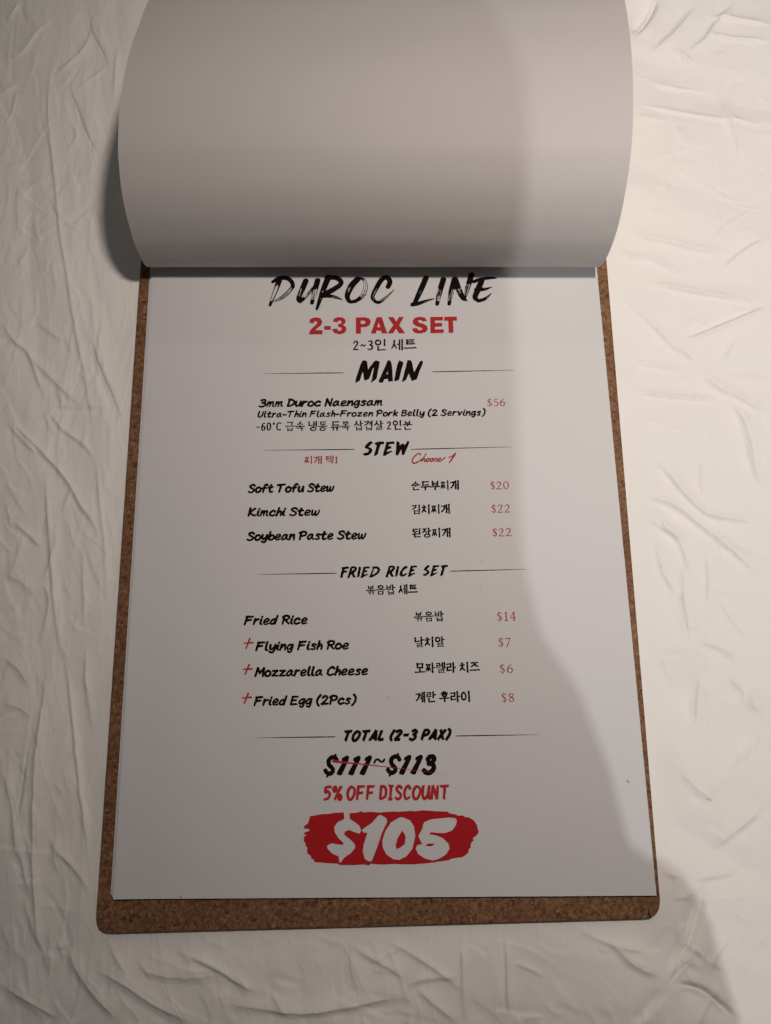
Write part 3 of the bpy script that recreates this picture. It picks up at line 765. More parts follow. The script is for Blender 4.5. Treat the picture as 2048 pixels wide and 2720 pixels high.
lo1 = sheet_mesh('paper_sheet', -106.6, 103.2, -147.2, 148.6, -1.18, .25, M_PAPER, 1.0)
tag(lo1, 'lowest white paper sheet under the menu page, a sliver showing along its left edge', 'paper sheet', 'plain sheets under the menu page')
lo2 = sheet_mesh('paper_sheet', -105.7, 104.0, -147.8, 148.6, -.62, .42, M_PAPER, 2.0)
tag(lo2, 'white paper sheet directly beneath the menu page, edge showing at the lower left', 'paper sheet', 'plain sheets under the menu page')
page = sheet_mesh('menu_page', -105.0, 105.0, -148.5, 148.5, 0.0, .5, M_PAPER, 3.0)
tag(page, 'white menu page with black and red printed set menu clipped to the brown board', 'menu page')

# ------------------------------------------------------------------ printed matter on the page
def tr(pts, ox, oy, s):                 # traced points (enlarged detail) -> page mm
    p = np.asarray(pts, float)
    return U(np.column_stack([ox + p[:, 0] / s, oy + p[:, 1] / s]))[:, :2]
def mmpp(px): 
    a = U([px, (px[0] + 10, px[1])]); return np.hypot(*(a[1] - a[0])[:2]) / 10

# title, dry brush
ink = Ink(.07)
TS = 5.206
def tst(pts, r, dry=None, ox=700):
    p = np.column_stack([np.asarray(pts, float), np.broadcast_to(r, (len(pts),))])
    p = smooth(p, 8)
    k = mmpp((ox + 150, 780)) / TS
    ink.stroke(tr(p[:, :2], ox, 710, TS), p[:, 2] * k, False, dry)
tst([(215, 195), (170, 310), (125, 430), (92, 525)], (40, 36, 28, 20), (.1, .92, .66, 1))
tst([(128, 200), (220, 155), (320, 150), (392, 205), (408, 268)], (24, 36, 32, 30, 27))
tst([(408, 268), (335, 355), (240, 430), (150, 470)], (27, 30, 26, 12), (-.1, 1.2, .58, 2))
tst([(585, 190), (530, 320), (490, 430), (505, 470)], (40, 40, 38, 30), (.3, .85, .5, 3))
tst([(505, 472), (570, 420), (640, 340), (690, 270)], (28, 26, 20, 10), (.2, .9, .45, 4))
tst([(748, 185), (705, 340), (670, 495)], (40, 38, 26), (.3, .95, .56, 5))
tst([(895, 140), (820, 330), (738, 575)], (44, 38, 20), (.35, .75, .42, 6))
tst([(880, 145), (1000, 145), (1072, 200), (1040, 260), (900, 345), (800, 390)], (38, 36, 34, 36, 40, 34))
tst([(800, 400), (920, 400), (1020, 422), (1092, 452)], (30, 26, 20, 5), (.4, 1.2, .42, 7))
tst([(1300, 165), (1215, 260), (1160, 390), (1190, 472), (1270, 472)], (44, 46, 38, 28, 26), (.25, .6, .46, 8))
tst([(1270, 472), (1370, 395), (1412, 275), (1395, 185), (1335, 148)], (26, 34, 30, 22, 16), (.1, .95, .56, 9))
tst([(1722, 270), (1748, 200), (1705, 142), (1635, 170), (1560, 290), (1508, 410), (1545, 475)], (34, 36, 36, 36, 34, 28, 22), (.55, 1.2, .42, 10))
tst([(1545, 475), (1600, 485), (1690, 420), (1812, 305)], (22, 24, 18, 3), (.1, .8, .5, 11))
tst([(580, 150), (510, 310), (432, 480)], (40, 40, 32), (.4, .95, .3, 12), 1020)
tst([(395, 515), (480, 500), (600, 460), (695, 434)], (32, 28, 18, 5), (.4, 1.2, .5, 13), 1020)
tst([(820, 170), (770, 340), (735, 510)], (42, 38, 26), (.3, .97, .56, 14), 1020)
tst([(975, 175), (930, 340), (900, 510)], (44, 38, 24), (.3, .97, .55, 15), 1020)
tst([(985, 170), (1030, 300), (1090, 420), (1145, 462)], (42, 42, 35, 10), (.3, .7, .5, 16), 1020)
tst([(1210, 108), (1160, 270), (1115, 430)], (42, 36, 20), (.3, 1.0, .58, 17), 1020)
tst([(1240, 200), (1340, 165), (1470, 148), (1552, 150)], (26, 26, 22, 10), (.3, .9, .3, 18), 1020)
tst([(1350, 190), (1300, 310), (1258, 420), (1320, 468)], (40, 42, 34, 22), (.3, .8, .25, 19), 1020)
tst([(1270, 312), (1390, 302), (1492, 270)], (28, 26, 7), (.4, 1.2, .4, 20), 1020)
tst([(1300, 465), (1390, 440), (1486, 362)], (25, 24, 5), (.5, 1.2, .4, 21), 1020)
ink.build('title_lettering', M_BLACK, page, rough=.06, label='black dry brush title reading DUROC LINE')

# red grotesque line
ink = Ink(.08)
o_, y_, s_ = 800, 830, 3.874
for outer, holes in [
 ([(83, 108), (90, 75), (120, 55), (155, 50), (198, 60), (219, 95), (205, 132), (165, 165), (145, 182), (220, 182), (220, 226), (80, 226), (86, 195), (110, 165), (150, 130), (166, 105), (152, 88), (136, 95), (131, 112)], ()),
 ([(237, 140), (305, 140), (305, 179), (237, 179)], ()),
 ([(325, 95), (342, 62), (380, 48), (430, 52), (458, 78), (455, 110), (430, 128), (462, 150), (466, 185), (440, 215), (395, 226), (345, 215), (318, 180), (320, 172), (368, 165), (378, 185), (398, 190), (418, 178), (413, 155), (380, 150), (380, 118), (410, 115), (415, 95), (398, 82), (378, 90), (372, 103)], ()),
 ([(563, 52), (660, 50), (700, 62), (718, 95), (705, 130), (670, 150), (615, 153), (615, 219), (563, 221)], [[(613, 85), (650, 85), (665, 100), (650, 118), (613, 118)]]),
 ([(718, 218), (775, 50), (830, 48), (886, 216), (830, 217), (820, 187), (775, 188), (768, 218)], [[(798, 103), (783, 152), (815, 151)]]),
 ([(892, 48), (950, 47), (978, 95), (1005, 47), (1058, 46), (1009, 130), (1071, 215), (1006, 216), (975, 168), (945, 216), (888, 216), (948, 130)], ()),
 ([(1296, 88), (1250, 95), (1240, 80), (1215, 79), (1200, 90), (1215, 105), (1260, 118), (1295, 140), (1304, 170), (1285, 200), (1240, 216), (1180, 214), (1148, 192), (1142, 166), (1190, 160), (1205, 182), (1235, 183), (1250, 170), (1230, 155), (1180, 140), (1150, 115), (1148, 83), (1172, 55), (1220, 43), (1270, 52)], ()),
 ([(1327, 47), (1460, 45), (1460, 83), (1377, 84), (1377, 108), (1450, 108), (1450, 146), (1377, 147), (1377, 175), (1467, 173), (1467, 211), (1330, 214)], ()),
 ([(1472, 45), (1602, 43), (1602, 85), (1562, 86), (1568, 209), (1518, 211), (1513, 87), (1472, 86)], ())]:
    ink.poly(tr(outer, o_, y_, s_), [tr(h, o_, y_, s_) for h in holes])
ink.build('heading_lettering', M_RED, page, rough=.03, label='red bold heading reading 2-3 PAX SET')

# brush capitals traced as outlines
MAIN = [
 ([(100, 590), (115, 500), (200, 240), (245, 142), (265, 128), (320, 135), (340, 160), (352, 240), (362, 315), (400, 258), (480, 155), (520, 130), (590, 155), (595, 185), (565, 330), (540, 470), (520, 515), (460, 555), (420, 590), (440, 500), (478, 290), (465, 285), (430, 370), (385, 500), (340, 525), (290, 540), (275, 480), (262, 385), (250, 370), (225, 450), (195, 540), (150, 565)], ()),
 ([(572, 575), (580, 530), (640, 400), (720, 220), (750, 145), (775, 125), (810, 140), (835, 190), (850, 330), (860, 548), (765, 562), (765, 505), (690, 507), (655, 580)], [[(755, 345), (728, 410), (760, 415)]]),
 ([(985, 130), (1060, 160), (1072, 185), (1030, 330), (985, 525), (930, 545), (890, 555), (890, 510), (930, 300), (950, 220)], ()),
 ([(1040, 572), (1060, 490), (1110, 300), (1155, 125), (1220, 128), (1240, 150), (1270, 300), (1288, 370), (1330, 290), (1400, 160), (1435, 137), (1465, 150), (1462, 200), (1400, 340), (1340, 515), (1290, 530), (1245, 548), (1220, 500), (1180, 395), (1165, 430), (1125, 520), (1070, 555)], ())]
ink = Ink(.08)
for outer, holes in MAIN: ink.poly(tr(outer, 930, 940, 7.573), [tr(h, 930, 940, 7.573) for h in holes])
ink.build('heading_lettering', M_BLACK, page, rough=.05, label='black brush heading reading MAIN')
S_ = [(140, 490), (175, 455), (240, 445), (300, 410), (318, 365), (290, 345), (220, 330), (193, 300), (205, 250), (270, 180), (345, 125), (375, 122), (425, 165), (400, 190), (340, 240), (300, 285), (350, 300), (400, 345), (408, 390), (380, 445), (310, 505), (230, 528), (170, 512)]
T_ = [(462, 180), (540, 145), (620, 132), (720, 135), (742, 170), (720, 205), (640, 220), (600, 330), (560, 470), (540, 505), (460, 542), (450, 525), (490, 380), (525, 240), (490, 215)]
E_ = [(795, 140), (900, 138), (1000, 130), (1020, 145), (1022, 195), (920, 200), (870, 215), (850, 260), (900, 262), (935, 270), (930, 320), (860, 345), (820, 360), (805, 410), (860, 405), (930, 388), (975, 415), (900, 445), (820, 490), (770, 525), (730, 535), (690, 525), (710, 450), (760, 280)]
W_ = [(1080, 125), (1110, 125), (1165, 160), (1165, 250), (1195, 210), (1240, 190), (1280, 205), (1310, 235), (1340, 170), (1385, 105), (1437, 155), (1400, 240), (1340, 380), (1300, 490), (1260, 508), (1215, 505), (1215, 420), (1212, 360), (1190, 380), (1160, 440), (1130, 515), (1045, 518), (1050, 450), (1065, 300), (1072, 180)]
ink = Ink(.07)
for g in (S_, T_, E_, W_): ink.poly(tr(g, 950, 1160, 10.41))
ink.build('heading_lettering', M_BLACK, page, rough=.04, label='black brush heading reading STEW')
def fit(g, box):                        # outline g moved into box (x0, x1, ytop, ybottom)
    g = np.array(g, float); a = g.min(0); b = g.max(0)
    return np.column_stack([box[0] + (g[:, 0] - a[0]) / (b[0] - a[0]) * (box[1] - box[0]), box[2] + (g[:, 1] - a[1]) / (b[1] - a[1]) * (box[3] - box[2])])
R_ = [(168, 236), (185, 180), (205, 115), (215, 80), (260, 70), (300, 85), (305, 112), (282, 148), (258, 170), (290, 228), (250, 229), (222, 182), (210, 205), (205, 236)]
R_h = [(238, 106), (268, 100), (262, 120), (232, 140)]
I_ = [(330, 78), (362, 85), (362, 95), (335, 222), (300, 228), (315, 150)]
FRS = [([(68, 234), (80, 170), (100, 110), (88, 105), (90, 90), (130, 80), (190, 75), (190, 108), (140, 112), (130, 135), (168, 132), (165, 160), (125, 165), (110, 200), (105, 234)], ()),
 (R_, [R_h]), (I_, ()), (fit(E_, (352, 482, 76, 235)), ()),
 ([(466, 226), (490, 180), (518, 112), (510, 80), (570, 73), (614, 88), (626, 125), (605, 168), (560, 203), (510, 228)], [[(545, 105), (575, 104), (590, 125), (570, 160), (515, 192), (522, 165)]]),
 (np.array(R_) + [528, -10], [np.array(R_h) + [528, -10]]), (np.array(I_) + [527, -10], ()),
 ([(905, 215), (888, 190), (900, 150), (930, 100), (965, 72), (995, 68), (1004, 86), (990, 110), (965, 112), (940, 142), (930, 175), (948, 185), (998, 165), (990, 190), (950, 216)], ()),
 (fit(E_, (1005, 1135, 62, 222)), ()), (fit(S_, (1208, 1312, 56, 208)), ()), (fit(E_, (1312, 1440, 57, 215)), ()), (fit(T_, (1452, 1563, 53, 213)), ())]
ink = Ink(.07)
for outer, holes in FRS: ink.poly(tr(outer, 890, 1490, 5.206), [tr(h, 890, 1490, 5.206) for h in holes])
ink.build('heading_lettering', M_BLACK, page, rough=.05, label='black brush heading reading FRIED RICE SET')

ink = Ink(.07)
write(ink, 'TOTAL (2-3 PAX)', HEAD, 911.9, 1972.0, 1201.7, 1967.5, 33.5, r=.165, gap=.24, space=.36, shear=.26, flat=True, jit=.04)
ink.build('heading_lettering', M_BLACK, page, rough=.05, label='black brush heading reading TOTAL (2-3 PAX)')
ink = Ink(.08)
T6 = lambda q, dx=0, dy=0: tr(np.asarray(q, float) + [dx, dy], 840, 1920, 4.384)
k6 = mmpp((1000, 2040)) / 4.384
for dx, dy in ((0, 0), (134, 0), (266, -3), (725, -8), (858, -10)):
    ink.poly(T6([(294, 442), (300, 410), (335, 390), (352, 381), (374, 383), (385, 400), (380, 428), (345, 505), (302, 602), (286, 616), (254, 608), (236, 594), (244, 570), (278, 510), (318, 442), (306, 449)], dx, dy))
for dx, dy in ((0, 0), (728, -10)):
    q = smooth(np.array([(240, 436), (222, 408), (182, 404), (146, 438), (152, 490), (190, 532), (192, 566), (160, 592), (122, 578), (108, 556)], float), 6); ink.stroke(T6(q, dx, dy), 25 * k6)
    ink.stroke(T6([(222, 376), (206, 412)], dx, dy), 16 * k6); ink.stroke(T6([(142, 588), (128, 624)], dx, dy), [17 * k6, 13 * k6])
ink.stroke(T6(smooth(np.array([(678, 464), (690, 434), (722, 426), (752, 452), (780, 448), (794, 426)], float), 6)), 12 * k6)
ink.stroke(T6(smooth(np.array([(1300, 424), (1325, 394), (1362, 394), (1374, 424), (1350, 456), (1312, 474)], float), 6)), 27 * k6)
ink.stroke(T6(smooth(np.array([(1312, 474), (1358, 484), (1368, 530), (1330, 576), (1284, 580), (1256, 556)], float), 6)), 28 * k6)
ink.build('old_price_lettering', M_BLACK, page, rough=.06, label='black crossed out price range $111~$113')
ink = Ink(.08)
write(ink, '5% OFF DISCOUNT', HEAD, 857, 2128, 1196, 2126, 42.5, r=.115, gap=.22, space=.26, shear=.05, flat=True, taper=.12, jit=.05)
ink.build('discount_lettering', M_RED, page, rough=.07, label='red brush words reading 5% OFF DISCOUNT')
ink = Ink(.06)
sp = tr([(195, 447), (240, 453), (420, 470), (620, 490), (850, 517), (1050, 540), (1300, 572), (1500, 592)], 840, 1920, 4.384)
ink.stroke(sp, np.array([2.0, 2.1, 1.3, .9, .6, .42, .26, .08]) * mmpp((1000, 2040)) * 1.5)
ink.build('strike_line', M_RED, page, z=.1, label='thin red line striking through the old price')

# red blot with the price left white
blot = [(140, 155), (200, 143), (250, 135), (300, 134), (340, 125), (430, 122), (480, 127), (530, 125), (580, 112), (600, 122), (620, 118), (660, 116), (730, 122), (850, 112), (890, 116), (1000, 108), (1020, 112), (1100, 103), (1200, 110), (1310, 115), (1330, 130), (1370, 135), (1400, 148), (1450, 148), (1460, 165), (1480, 160), (1530, 185), (1560, 230), (1575, 290), (1555, 320), (1525, 340), (1534, 360), (1518, 372), (1505, 400), (1510, 415), (1488, 440), (1492, 455), (1478, 472), (1440, 500), (1350, 515), (1320, 528), (1270, 535), (1130, 555), (1000, 565), (850, 560), (760, 566), (700, 562), (660, 558), (640, 572), (600, 565), (500, 570), (400, 570), (370, 558), (280, 552), (180, 545), (168, 520), (150, 515), (145, 490), (115, 470), (114, 440), (118, 425), (98, 400), (103, 385), (88, 370), (88, 330), (114, 312), (90, 312), (95, 290), (135, 278), (128, 262), (90, 258), (90, 240), (124, 212)]
dol = [(425, 100), (432, 170), (424, 182), (375, 205), (345, 245), (352, 292), (385, 345), (428, 382), (415, 398), (372, 392), (320, 385), (285, 405), (290, 432), (330, 472), (384, 498), (388, 545), (400, 552), (432, 505), (490, 465), (525, 422), (520, 390), (480, 350), (430, 310), (435, 285), (470, 270), (520, 290), (560, 302), (576, 275), (560, 235), (520, 202), (478, 178), (472, 100)]
one = [(580, 275), (600, 255), (660, 215), (720, 150), (740, 142), (790, 170), (797, 200), (750, 300), (710, 420), (665, 535), (640, 538), (605, 515), (590, 460), (595, 400), (628, 295), (595, 292)]
zero = [(900, 165), (930, 162), (990, 190), (1025, 240), (1036, 320), (1010, 430), (960, 495), (900, 525), (850, 520), (790, 480), (758, 420), (755, 360), (780, 280), (830, 205), (872, 182)]
five = [(1110, 205), (1170, 180), (1320, 165), (1370, 170), (1391, 187), (1380, 230), (1350, 275), (1290, 297), (1220, 295), (1165, 288), (1160, 310), (1210, 315), (1270, 340), (1315, 385), (1329, 425), (1300, 475), (1240, 515), (1180, 530), (1110, 510), (1060, 475), (1040, 435), (1050, 400), (1095, 390), (1075, 350), (1062, 320), (1095, 260), (1103, 225)]
B10 = lambda q: tr(q, 780, 2120, 3.204)
ink = Ink(.09)
ink.poly(B10(blot))
ink.neg(B10(dol)); ink.neg(B10(one))
ink.neg(B10(zero), [B10([(925, 273), (955, 330), (945, 390), (910, 420), (875, 434), (868, 400), (885, 340)])])
ink.neg(B10(five), [B10([(1120, 400), (1150, 386), (1200, 387), (1180, 407), (1148, 411)])])
ink.build('price_badge', M_DRED, page, rough=.10, label='red brush patch with the price $105 left white')

# hairlines beside the headings
for (x0, y0), (x1, y1) in [((700, 992.7), (912, 990.4)), ((1367, 983.2), (1149, 987.8)), ((700, 1196), (940, 1194)), ((1360, 1187), (1093.4, 1193.6)),
                          ((687, 1526), (893.6, 1522.5)), ((1399, 1512), (1197, 1517.4)), ((681, 1960), (890, 1957)), ((1428, 1951.5), (1211, 1954.8))]:
    ink = Ink(.05)
    t = np.linspace(0, 1, 9)
    p = np.column_stack([x0 + (x1 - x0) * t, y0 + (y1 - y0) * t])
    ink.stroke(U(p)[:, :2], np.interp(t, [0, .25, .8, 1], [.05, .12, .22, .16]))
    ink.build('divider_line', M_BLACK, page)

# dishes in pen lettering
BODYLINES = [
 ('3mm Duroc Naengsam', 683.8, 1082.7, 1017.8, 1079.0, 23.5), ('Ultra-Thin Flash-Frozen Pork Belly (2 Servings)', 682.5, 1110.2, 1292, 1104.6, 18.8),
 ('Soft Tofu Stew', 656.2, 1310.8, 889.6, 1307.6, 25.5), ('Kimchi Stew', 654.7, 1373.0, 852.2, 1371.2, 25),
 ('Soybean Paste Stew', 652.5, 1437.8, 975, 1433.4, 26), ('Fried Rice', 644.7, 1662, 818.8, 1659.2, 27),
 ('Flying Fish Roe', 675.2, 1730.6, 929.2, 1726, 27), ('Mozzarella Cheese', 673.3, 1799.5, 979.4, 1794.6, 27.5), ('Fried Egg (2Pcs)', 671, 1876.2, 950, 1872, 27.5)]
for t, xl, yl, xr, yr, H in BODYLINES:
    ink = Ink(.075)
    small = t.startswith('Ultra')
    write(ink, t, BODY, xl, yl, xr, yr, H, r=.142 if small else .155, gap=.18 if small else .15, space=.30, shear=.07, taper=.10, jit=.025)
    ink.build('dish_name', M_BLACK, page, rough=.05, label='black handwritten style line reading ' + t)
for (vx0, vy0, vx1, vy1, hx0, hy0, hx1, hy1) in [(182, 402, 142, 507, 118, 452, 215, 447), (175, 690, 130, 795, 110, 742, 207, 735), (165, 1005, 122, 1112, 98, 1057, 198, 1050)]:
    ink = Ink(.06)
    k = mmpp((660, 1800)) / 4.165
    ink.stroke(tr([(vx0, vy0), (vx1, vy1)], 620, 1600, 4.165), [11 * k, 9 * k]); ink.stroke(tr([(hx0, hy0), (hx1, hy1)], 620, 1600, 4.165), [7 * k, 10 * k])
    ink.build('plus_sign', M_RED, page, rough=.06)

# Korean
KOR = [('2~3\uc778 \uc138\ud2b8', 937, 933.0, 1107, 931.0, 30.5, .080, M_BLACK), ('-60\u00b0C \uae09\uc18d \ub0c9\ub3d9 \ub4c0\ub85d \uc0bd\uacb9\uc0b4 2\uc778\ubd84', 680.7, 1146.4, 1095.6, 1142.6, 26, .088, M_BLACK),
 ('\ucc0c\uac1c \ud0dd1', 808, 1233.6, 898.5, 1232.4, 22, .085, M_PRED),
 ('\uc21c\ub450\ubd80\ucc0c\uac1c', 1091.4, 1303.6, 1219.8, 1301.4, 25.5, .097, M_BLACK), ('\uae40\uce58\ucc0c\uac1c', 1094, 1366.4, 1195.6, 1364.6, 25.5, .097, M_BLACK),
 ('\ub41c\uc7a5\ucc0c\uac1c', 1094, 1429.2, 1197.7, 1427.4, 25.8, .097, M_BLACK), ('\ubcf6\uc74c\ubc25 \uc138\ud2b8', 971.6, 1580.8, 1110.7, 1578.6, 26.5, .097, M_BLACK),
 ('\ubcf6\uc74c\ubc25', 1098.8, 1652, 1179.8, 1650.6, 27.5, .097, M_BLACK), ('\ub0a0\uce58\uc54c', 1100.8, 1720.4, 1182, 1718.8, 28, .097, M_BLACK),
 ('\ubaa8\uc9dc\ub810\ub77c \uce58\uc988', 1101.8, 1789.4, 1275.7, 1786, 28.5, .097, M_BLACK), ('\uacc4\ub780 \ud6c4\ub77c\uc774', 1103.9, 1867.4, 1249.4, 1864.6, 29.5, .097, M_BLACK)]
for t, xl, yl, xr, yr, H, r, m in KOR:
    ink = Ink(.06)
    write(ink, t, HANGUL, xl, yl, xr, yr, H, r=r, gap=.15, space=.30, shear=0, jit=.015)
    ink.build('korean_line', m, page, rough=.04, label=('red' if m is M_PRED else 'black') + ' Korean line reading ' + t)
# prices
for t, xl, yl, xr, yr, H in [('$56', 1295, 1079.4, 1342, 1078.6, 20), ('$20', 1303.6, 1300.4, 1352.2, 1299.4, 21.2), ('$22', 1306.2, 1362.4, 1355.5, 1361.4, 21.6), ('$22', 1309.4, 1425.2, 1358.7, 1424.4, 21.8),
                             ('$14', 1321.2, 1649.4, 1372, 1648.6, 23.6), ('$7', 1325, 1718, 1357, 1717.6, 23.6), ('$6', 1328.4, 1788, 1363, 1787.4, 23.8), ('$8', 1332.9, 1865.4, 1366.7, 1864.8, 24.4)]:
    ink = Ink(.05)
    write(ink, t, SERIF, xl, yl, xr, yr, H, r=.06, hr=.035, gap=.2, shear=.0)
    for i, (p, r, fl, d) in enumerate(ink.st): ink.st[i] = (p, r * 1.15, fl, d)
    ink.build('price_figure', M_PRED, page, label='red serif price reading ' + t)
# script words
ink = Ink(.055)
kk = mmpp((1150, 1218)) / 3.874
for p, r in [([(1228, 52), (1222, 40), (1200, 40), (1160, 75), (1142, 118), (1165, 138), (1210, 118), (1240, 96)], 7), ([(1285, 40), (1262, 78), (1238, 122)], 6),
             ([(1238, 118), (1262, 90), (1274, 93), (1264, 116), (1278, 118), (1295, 104)], 6), ([(1312, 90), (1294, 96), (1287, 112), (1297, 122), (1312, 112), (1316, 94), (1310, 88), (1335, 98)], 6),
             ([(1352, 88), (1335, 96), (1329, 110), (1338, 121), (1352, 112), (1356, 94), (1350, 87), (1372, 94)], 6), ([(1362, 112), (1388, 84), (1396, 98), (1394, 114), (1376, 120)], 6),
             ([(1394, 114), (1430, 100), (1438, 88), (1424, 86), (1410, 104), (1420, 120), (1450, 106), (1480, 78)], 6), ([(1520, 80), (1558, 60), (1588, 36)], 6)]:
    q = smooth(np.array(p, float), 7); ink.stroke(tr(q, 800, 1195, 3.874), r * kk)
ink.stroke(tr([(1586, 38), (1555, 90), (1526, 130)], 800, 1195, 3.874), np.array([10, 9, 7]) * kk)
ink.build('note_lettering', M_PRED, page, rough=.03, label='red slanted script words reading Choose 1')
# tiny specks of dirt on the page
for px, r in [((477, 2382), .36), ((788, 2196), .16), ((1276, 1487), .14), ((1274, 1558), .14), ((1028, 1851), .2), ((1664, 2074), .55)]:
    ink = Ink(.05); p = U([px, (px[0] + 5, px[1] + 1), (px[0] + 6, px[1] + 5)])[:, :2]; ink.stroke(p, [r * .4, r * .5, r * .3])
    ink.build('speck', M_STAIN, page, z=.05)

# ------------------------------------------------------------------ the page turned back over the clip
Lp = np.array([(-105, 148.5, .9), (-105.1, 140, 1.0), (-105.3, 132.5, 1.6), (-105.3, 128.4, 2.8), (-105.2, 125.6, 5.2), (-104.9, 124.0, 9.4), (-104.6, 123.5, 14), (-104.2, 124.0, 19.5), (-103.9, 125.1, 25.4),
               (-103.5, 127.2, 30.8), (-103.1, 130.8, 37.4), (-102.5, 137.4, 45.2), (-101.7, 146.5, 51.7), (-101, 154.6, 55.2), (-100.2, 167.2, 57.6), (-99.1, 182.1, 58.2), (-97.8, 198.4, 56.5),
               (-96.3, 215.5, 52.8), (-95.2, 231, 48.6), (-93.2, 256, 39.5), (-91, 284, 26.5), (-89.4, 305, 14.5), (-88, 323, 4.5)])
Rp = np.array([(104.9, 148.5, .9), (104.8, 132, .9), (104.6, 122.5, 1.5), (104.6, 118.2, 2.8), (104.7, 115.3, 5.2), (104.9, 113.7, 9.4), (105.2, 113.1, 14), (105.6, 113.5, 19.5), (105.9, 114.4, 25.4),
               (106.3, 116.3, 30.8), (106.7, 119.6, 37.4), (107.2, 125.7, 45.2), (108, 134.2, 51.7), (108.6, 141.8, 55.2), (109.5, 153.8, 57.6), (110.5, 168.2, 58.2), (111.8, 183.9, 56.5),
               (113.2, 200.4, 52.8), (114.3, 215.4, 48.6), (116.4, 240, 39.5), (118.6, 268, 26.5), (120.2, 289, 14.5), (121.6, 307, 4.5)])
Ls, Rs = smooth(Lp, 6), smooth(Rp, 6)
NX = 30; rows = len(Ls)
tt = np.linspace(0, 1, NX)
v = []
for a, b in zip(Ls, Rs):
    for t in tt:
        p = a + (b - a) * t
        p = p + np.array([0, 0, .5 * math.sin(math.pi * t) * min(1, max(0, a[2] - 6) / 40) + 2.2 * float(vnoise(np.float64(t * 2.6 + 5), np.float64(a[1] / 38 + a[2] / 45)) - .5) * min(1, max(0, a[2] - 4) / 25) * (4 * t * (1 - t))])
        v.append(p * MM)
f = [(j * NX + i, j * NX + i + 1, (j + 1) * NX + i + 1, (j + 1) * NX + i) for j in range(rows - 1) for i in range(NX - 1)]
flip = mesh('turned_page', v, f, M_FLIP, None, True)
sm = flip.modifiers.new('thickness', 'SOLIDIFY'); sm.thickness = .00014; sm.offset = 0
es = flip.modifiers.new('edge', 'EDGE_SPLIT'); es.split_angle = math.radians(50)
tag(flip, 'blank back of a page curled over the top of the clipboard in a big loop', 'turned page')

# ------------------------------------------------------------------ small marks on the cloth
def cloth_z(x, y):
    i = np.clip(np.searchsorted(gx, x), 0, nx_ - 1); j = np.clip(np.searchsorted(gy, y), 0, ny_ - 1); return Z[j, i]
hp = smooth(U([(1868, 2119), (1874, 2121), (1880, 2122), (1885, 2125)], CLOTH_Z)[:, :2], 6)
v = []; f = []
for k, p in enumerate(hp):
    z0 = cloth_z(p[0], p[1]) + .25
    for q in range(5): a = q * 2 * math.pi / 5; v.append(((p[0] + .02 * math.cos(a)) * MM, (p[1] + .055 * math.cos(a)) * MM, (z0 + .055 * math.sin(a)) * MM))
for k in range(len(hp) - 1):
    for q in range(5): f.append((k * 5 + q, k * 5 + (q + 1) % 5, k * 5 + 5 + (q + 1) % 5, k * 5 + 5 + q))
f += [tuple(range(5))[::-1], tuple(range(len(v) - 5, len(v)))]
hair = mesh('lint_thread', v, f, M_STAIN); tag(hair, 'short thin brown thread on the white sheet near the right edge', 'thread')

# ------------------------------------------------------------------ the person taking the picture, kneeling behind the camera
def skin_body(name, joints, edges, mat, parent=None):
    me = bpy.data.meshes.new(name)
    names = list(joints)
    me.from_pydata([tuple(c * MM for c in joints[k][:3]) for k in names], [(names.index(a), names.index(b)) for a, b in edges], [])
    o = link(name, me, mat, parent)
    o.modifiers.new('skin', 'SKIN')
    for k, sv in zip(names, me.skin_vertices[0].data):
        r = joints[k][3] * MM; sv.radius = (r, joints[k][4] * MM if len(joints[k]) > 4 else r)
    me.skin_vertices[0].data[0].use_root = True
    s = o.modifiers.new('sub', 'SUBSURF'); s.levels = 2; s.render_levels = 2
    return o
J = {'pelvis': (-50, -480, 150, 120, 90), 'waist': (-50, -470, 330, 115, 75), 'chest': (-48, -450, 520, 125, 85), 'collar': (-48, -440, 650, 80, 60), 'neck': (-45, -432, 725, 48), 'head': (-42, -420, 815, 78, 88), 'crown': (-42, -418, 880, 60),
     'hipr': (50, -475, 110, 85), 'kneer': (92, -395, 110, 70), 'footr': (80, -620, 45, 45), 'hipl': (-150, -475, 110, 85), 'kneel': (-185, -395, 110, 70), 'footl': (-180, -620, 45, 45),
     'shr': (80, -430, 640, 48), 'elr': (95, -420, 370, 38), 'har': (60, -370, 215, 32), 'shl': (-175, -430, 640, 48), 'ell': (-190, -420, 370, 38), 'hal': (-160, -370, 215, 32)}
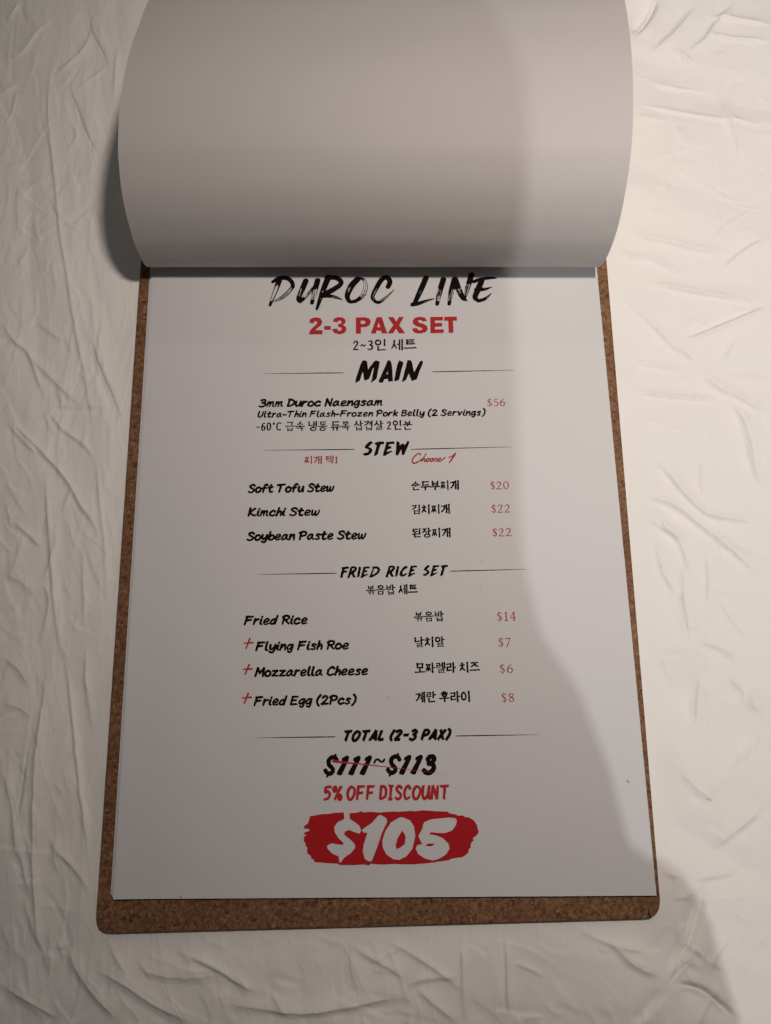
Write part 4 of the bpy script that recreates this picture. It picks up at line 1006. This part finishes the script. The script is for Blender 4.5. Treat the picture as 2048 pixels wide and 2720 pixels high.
EJ = [('pelvis', 'waist'), ('waist', 'chest'), ('chest', 'collar'), ('collar', 'neck'), ('neck', 'head'), ('head', 'crown'), ('pelvis', 'hipr'), ('hipr', 'kneer'), ('kneer', 'footr'), ('pelvis', 'hipl'), ('hipl', 'kneel'), ('kneel', 'footl'),
      ('collar', 'shr'), ('shr', 'elr'), ('elr', 'har'), ('collar', 'shl'), ('shl', 'ell'), ('ell', 'hal')]
person = skin_body('person', J, EJ, M_SKIN)
tag(person, 'unseen person in loose dark clothing kneeling behind the camera, shadow falling across the menu', 'person')
# added shell round the body, outline shaped to cast the page's shadow edge
prof = [(60, 150), (200, 158), (330, 164), (351, 164), (364, 163), (375, 163), (386, 160), (392, 158), (396, 151), (398, 148), (407, 146), (428, 146), (455, 143), (473, 137), (496, 137), (521, 141), (555, 147), (580, 151), (600, 152), (620, 154), (642, 157), (664, 155), (688, 140), (704, 112), (716, 72), (724, 30)]
v = []; f = []; n = 40
for z, xr in prof:
    xl = -100 - (xr + 100) * .92; cxm = (xr + xl) / 2; hw = (xr - xl) / 2; hd = 88 - max(0, z - 560) * .16
    for k in range(n):
        a = 2 * math.pi * k / n; c, d = math.cos(a), math.sin(a)
        v.append(((cxm + hw * c) * MM, (-428 + hd * math.copysign(d * d, d)) * MM, z * MM))
for j in range(len(prof) - 1):
    for k in range(n): f.append((j * n + k, j * n + (k + 1) % n, (j + 1) * n + (k + 1) % n, (j + 1) * n + k))
f += [tuple(range(n))[::-1], tuple(range((len(prof) - 1) * n, len(prof) * n))]
mesh('shadow_jacket', v, f, M_DARK, person, True)
# cap of hair
v = []; f = []; m = 20
for j in range(9):
    t = j / 8 * 1.75
    for k in range(m):
        a = 2 * math.pi * k / m
        v.append(((-42 + 84 * math.sin(t) * math.cos(a)) * MM, (-424 + 92 * math.sin(t) * math.sin(a)) * MM, (838 + 92 * math.cos(t)) * MM))
for j in range(8):
    for k in range(m): f.append((j * m + k, (j + 1) * m + k, (j + 1) * m + (k + 1) % m, j * m + (k + 1) % m))
mesh('hair', v, f, M_HAIR, person, True)
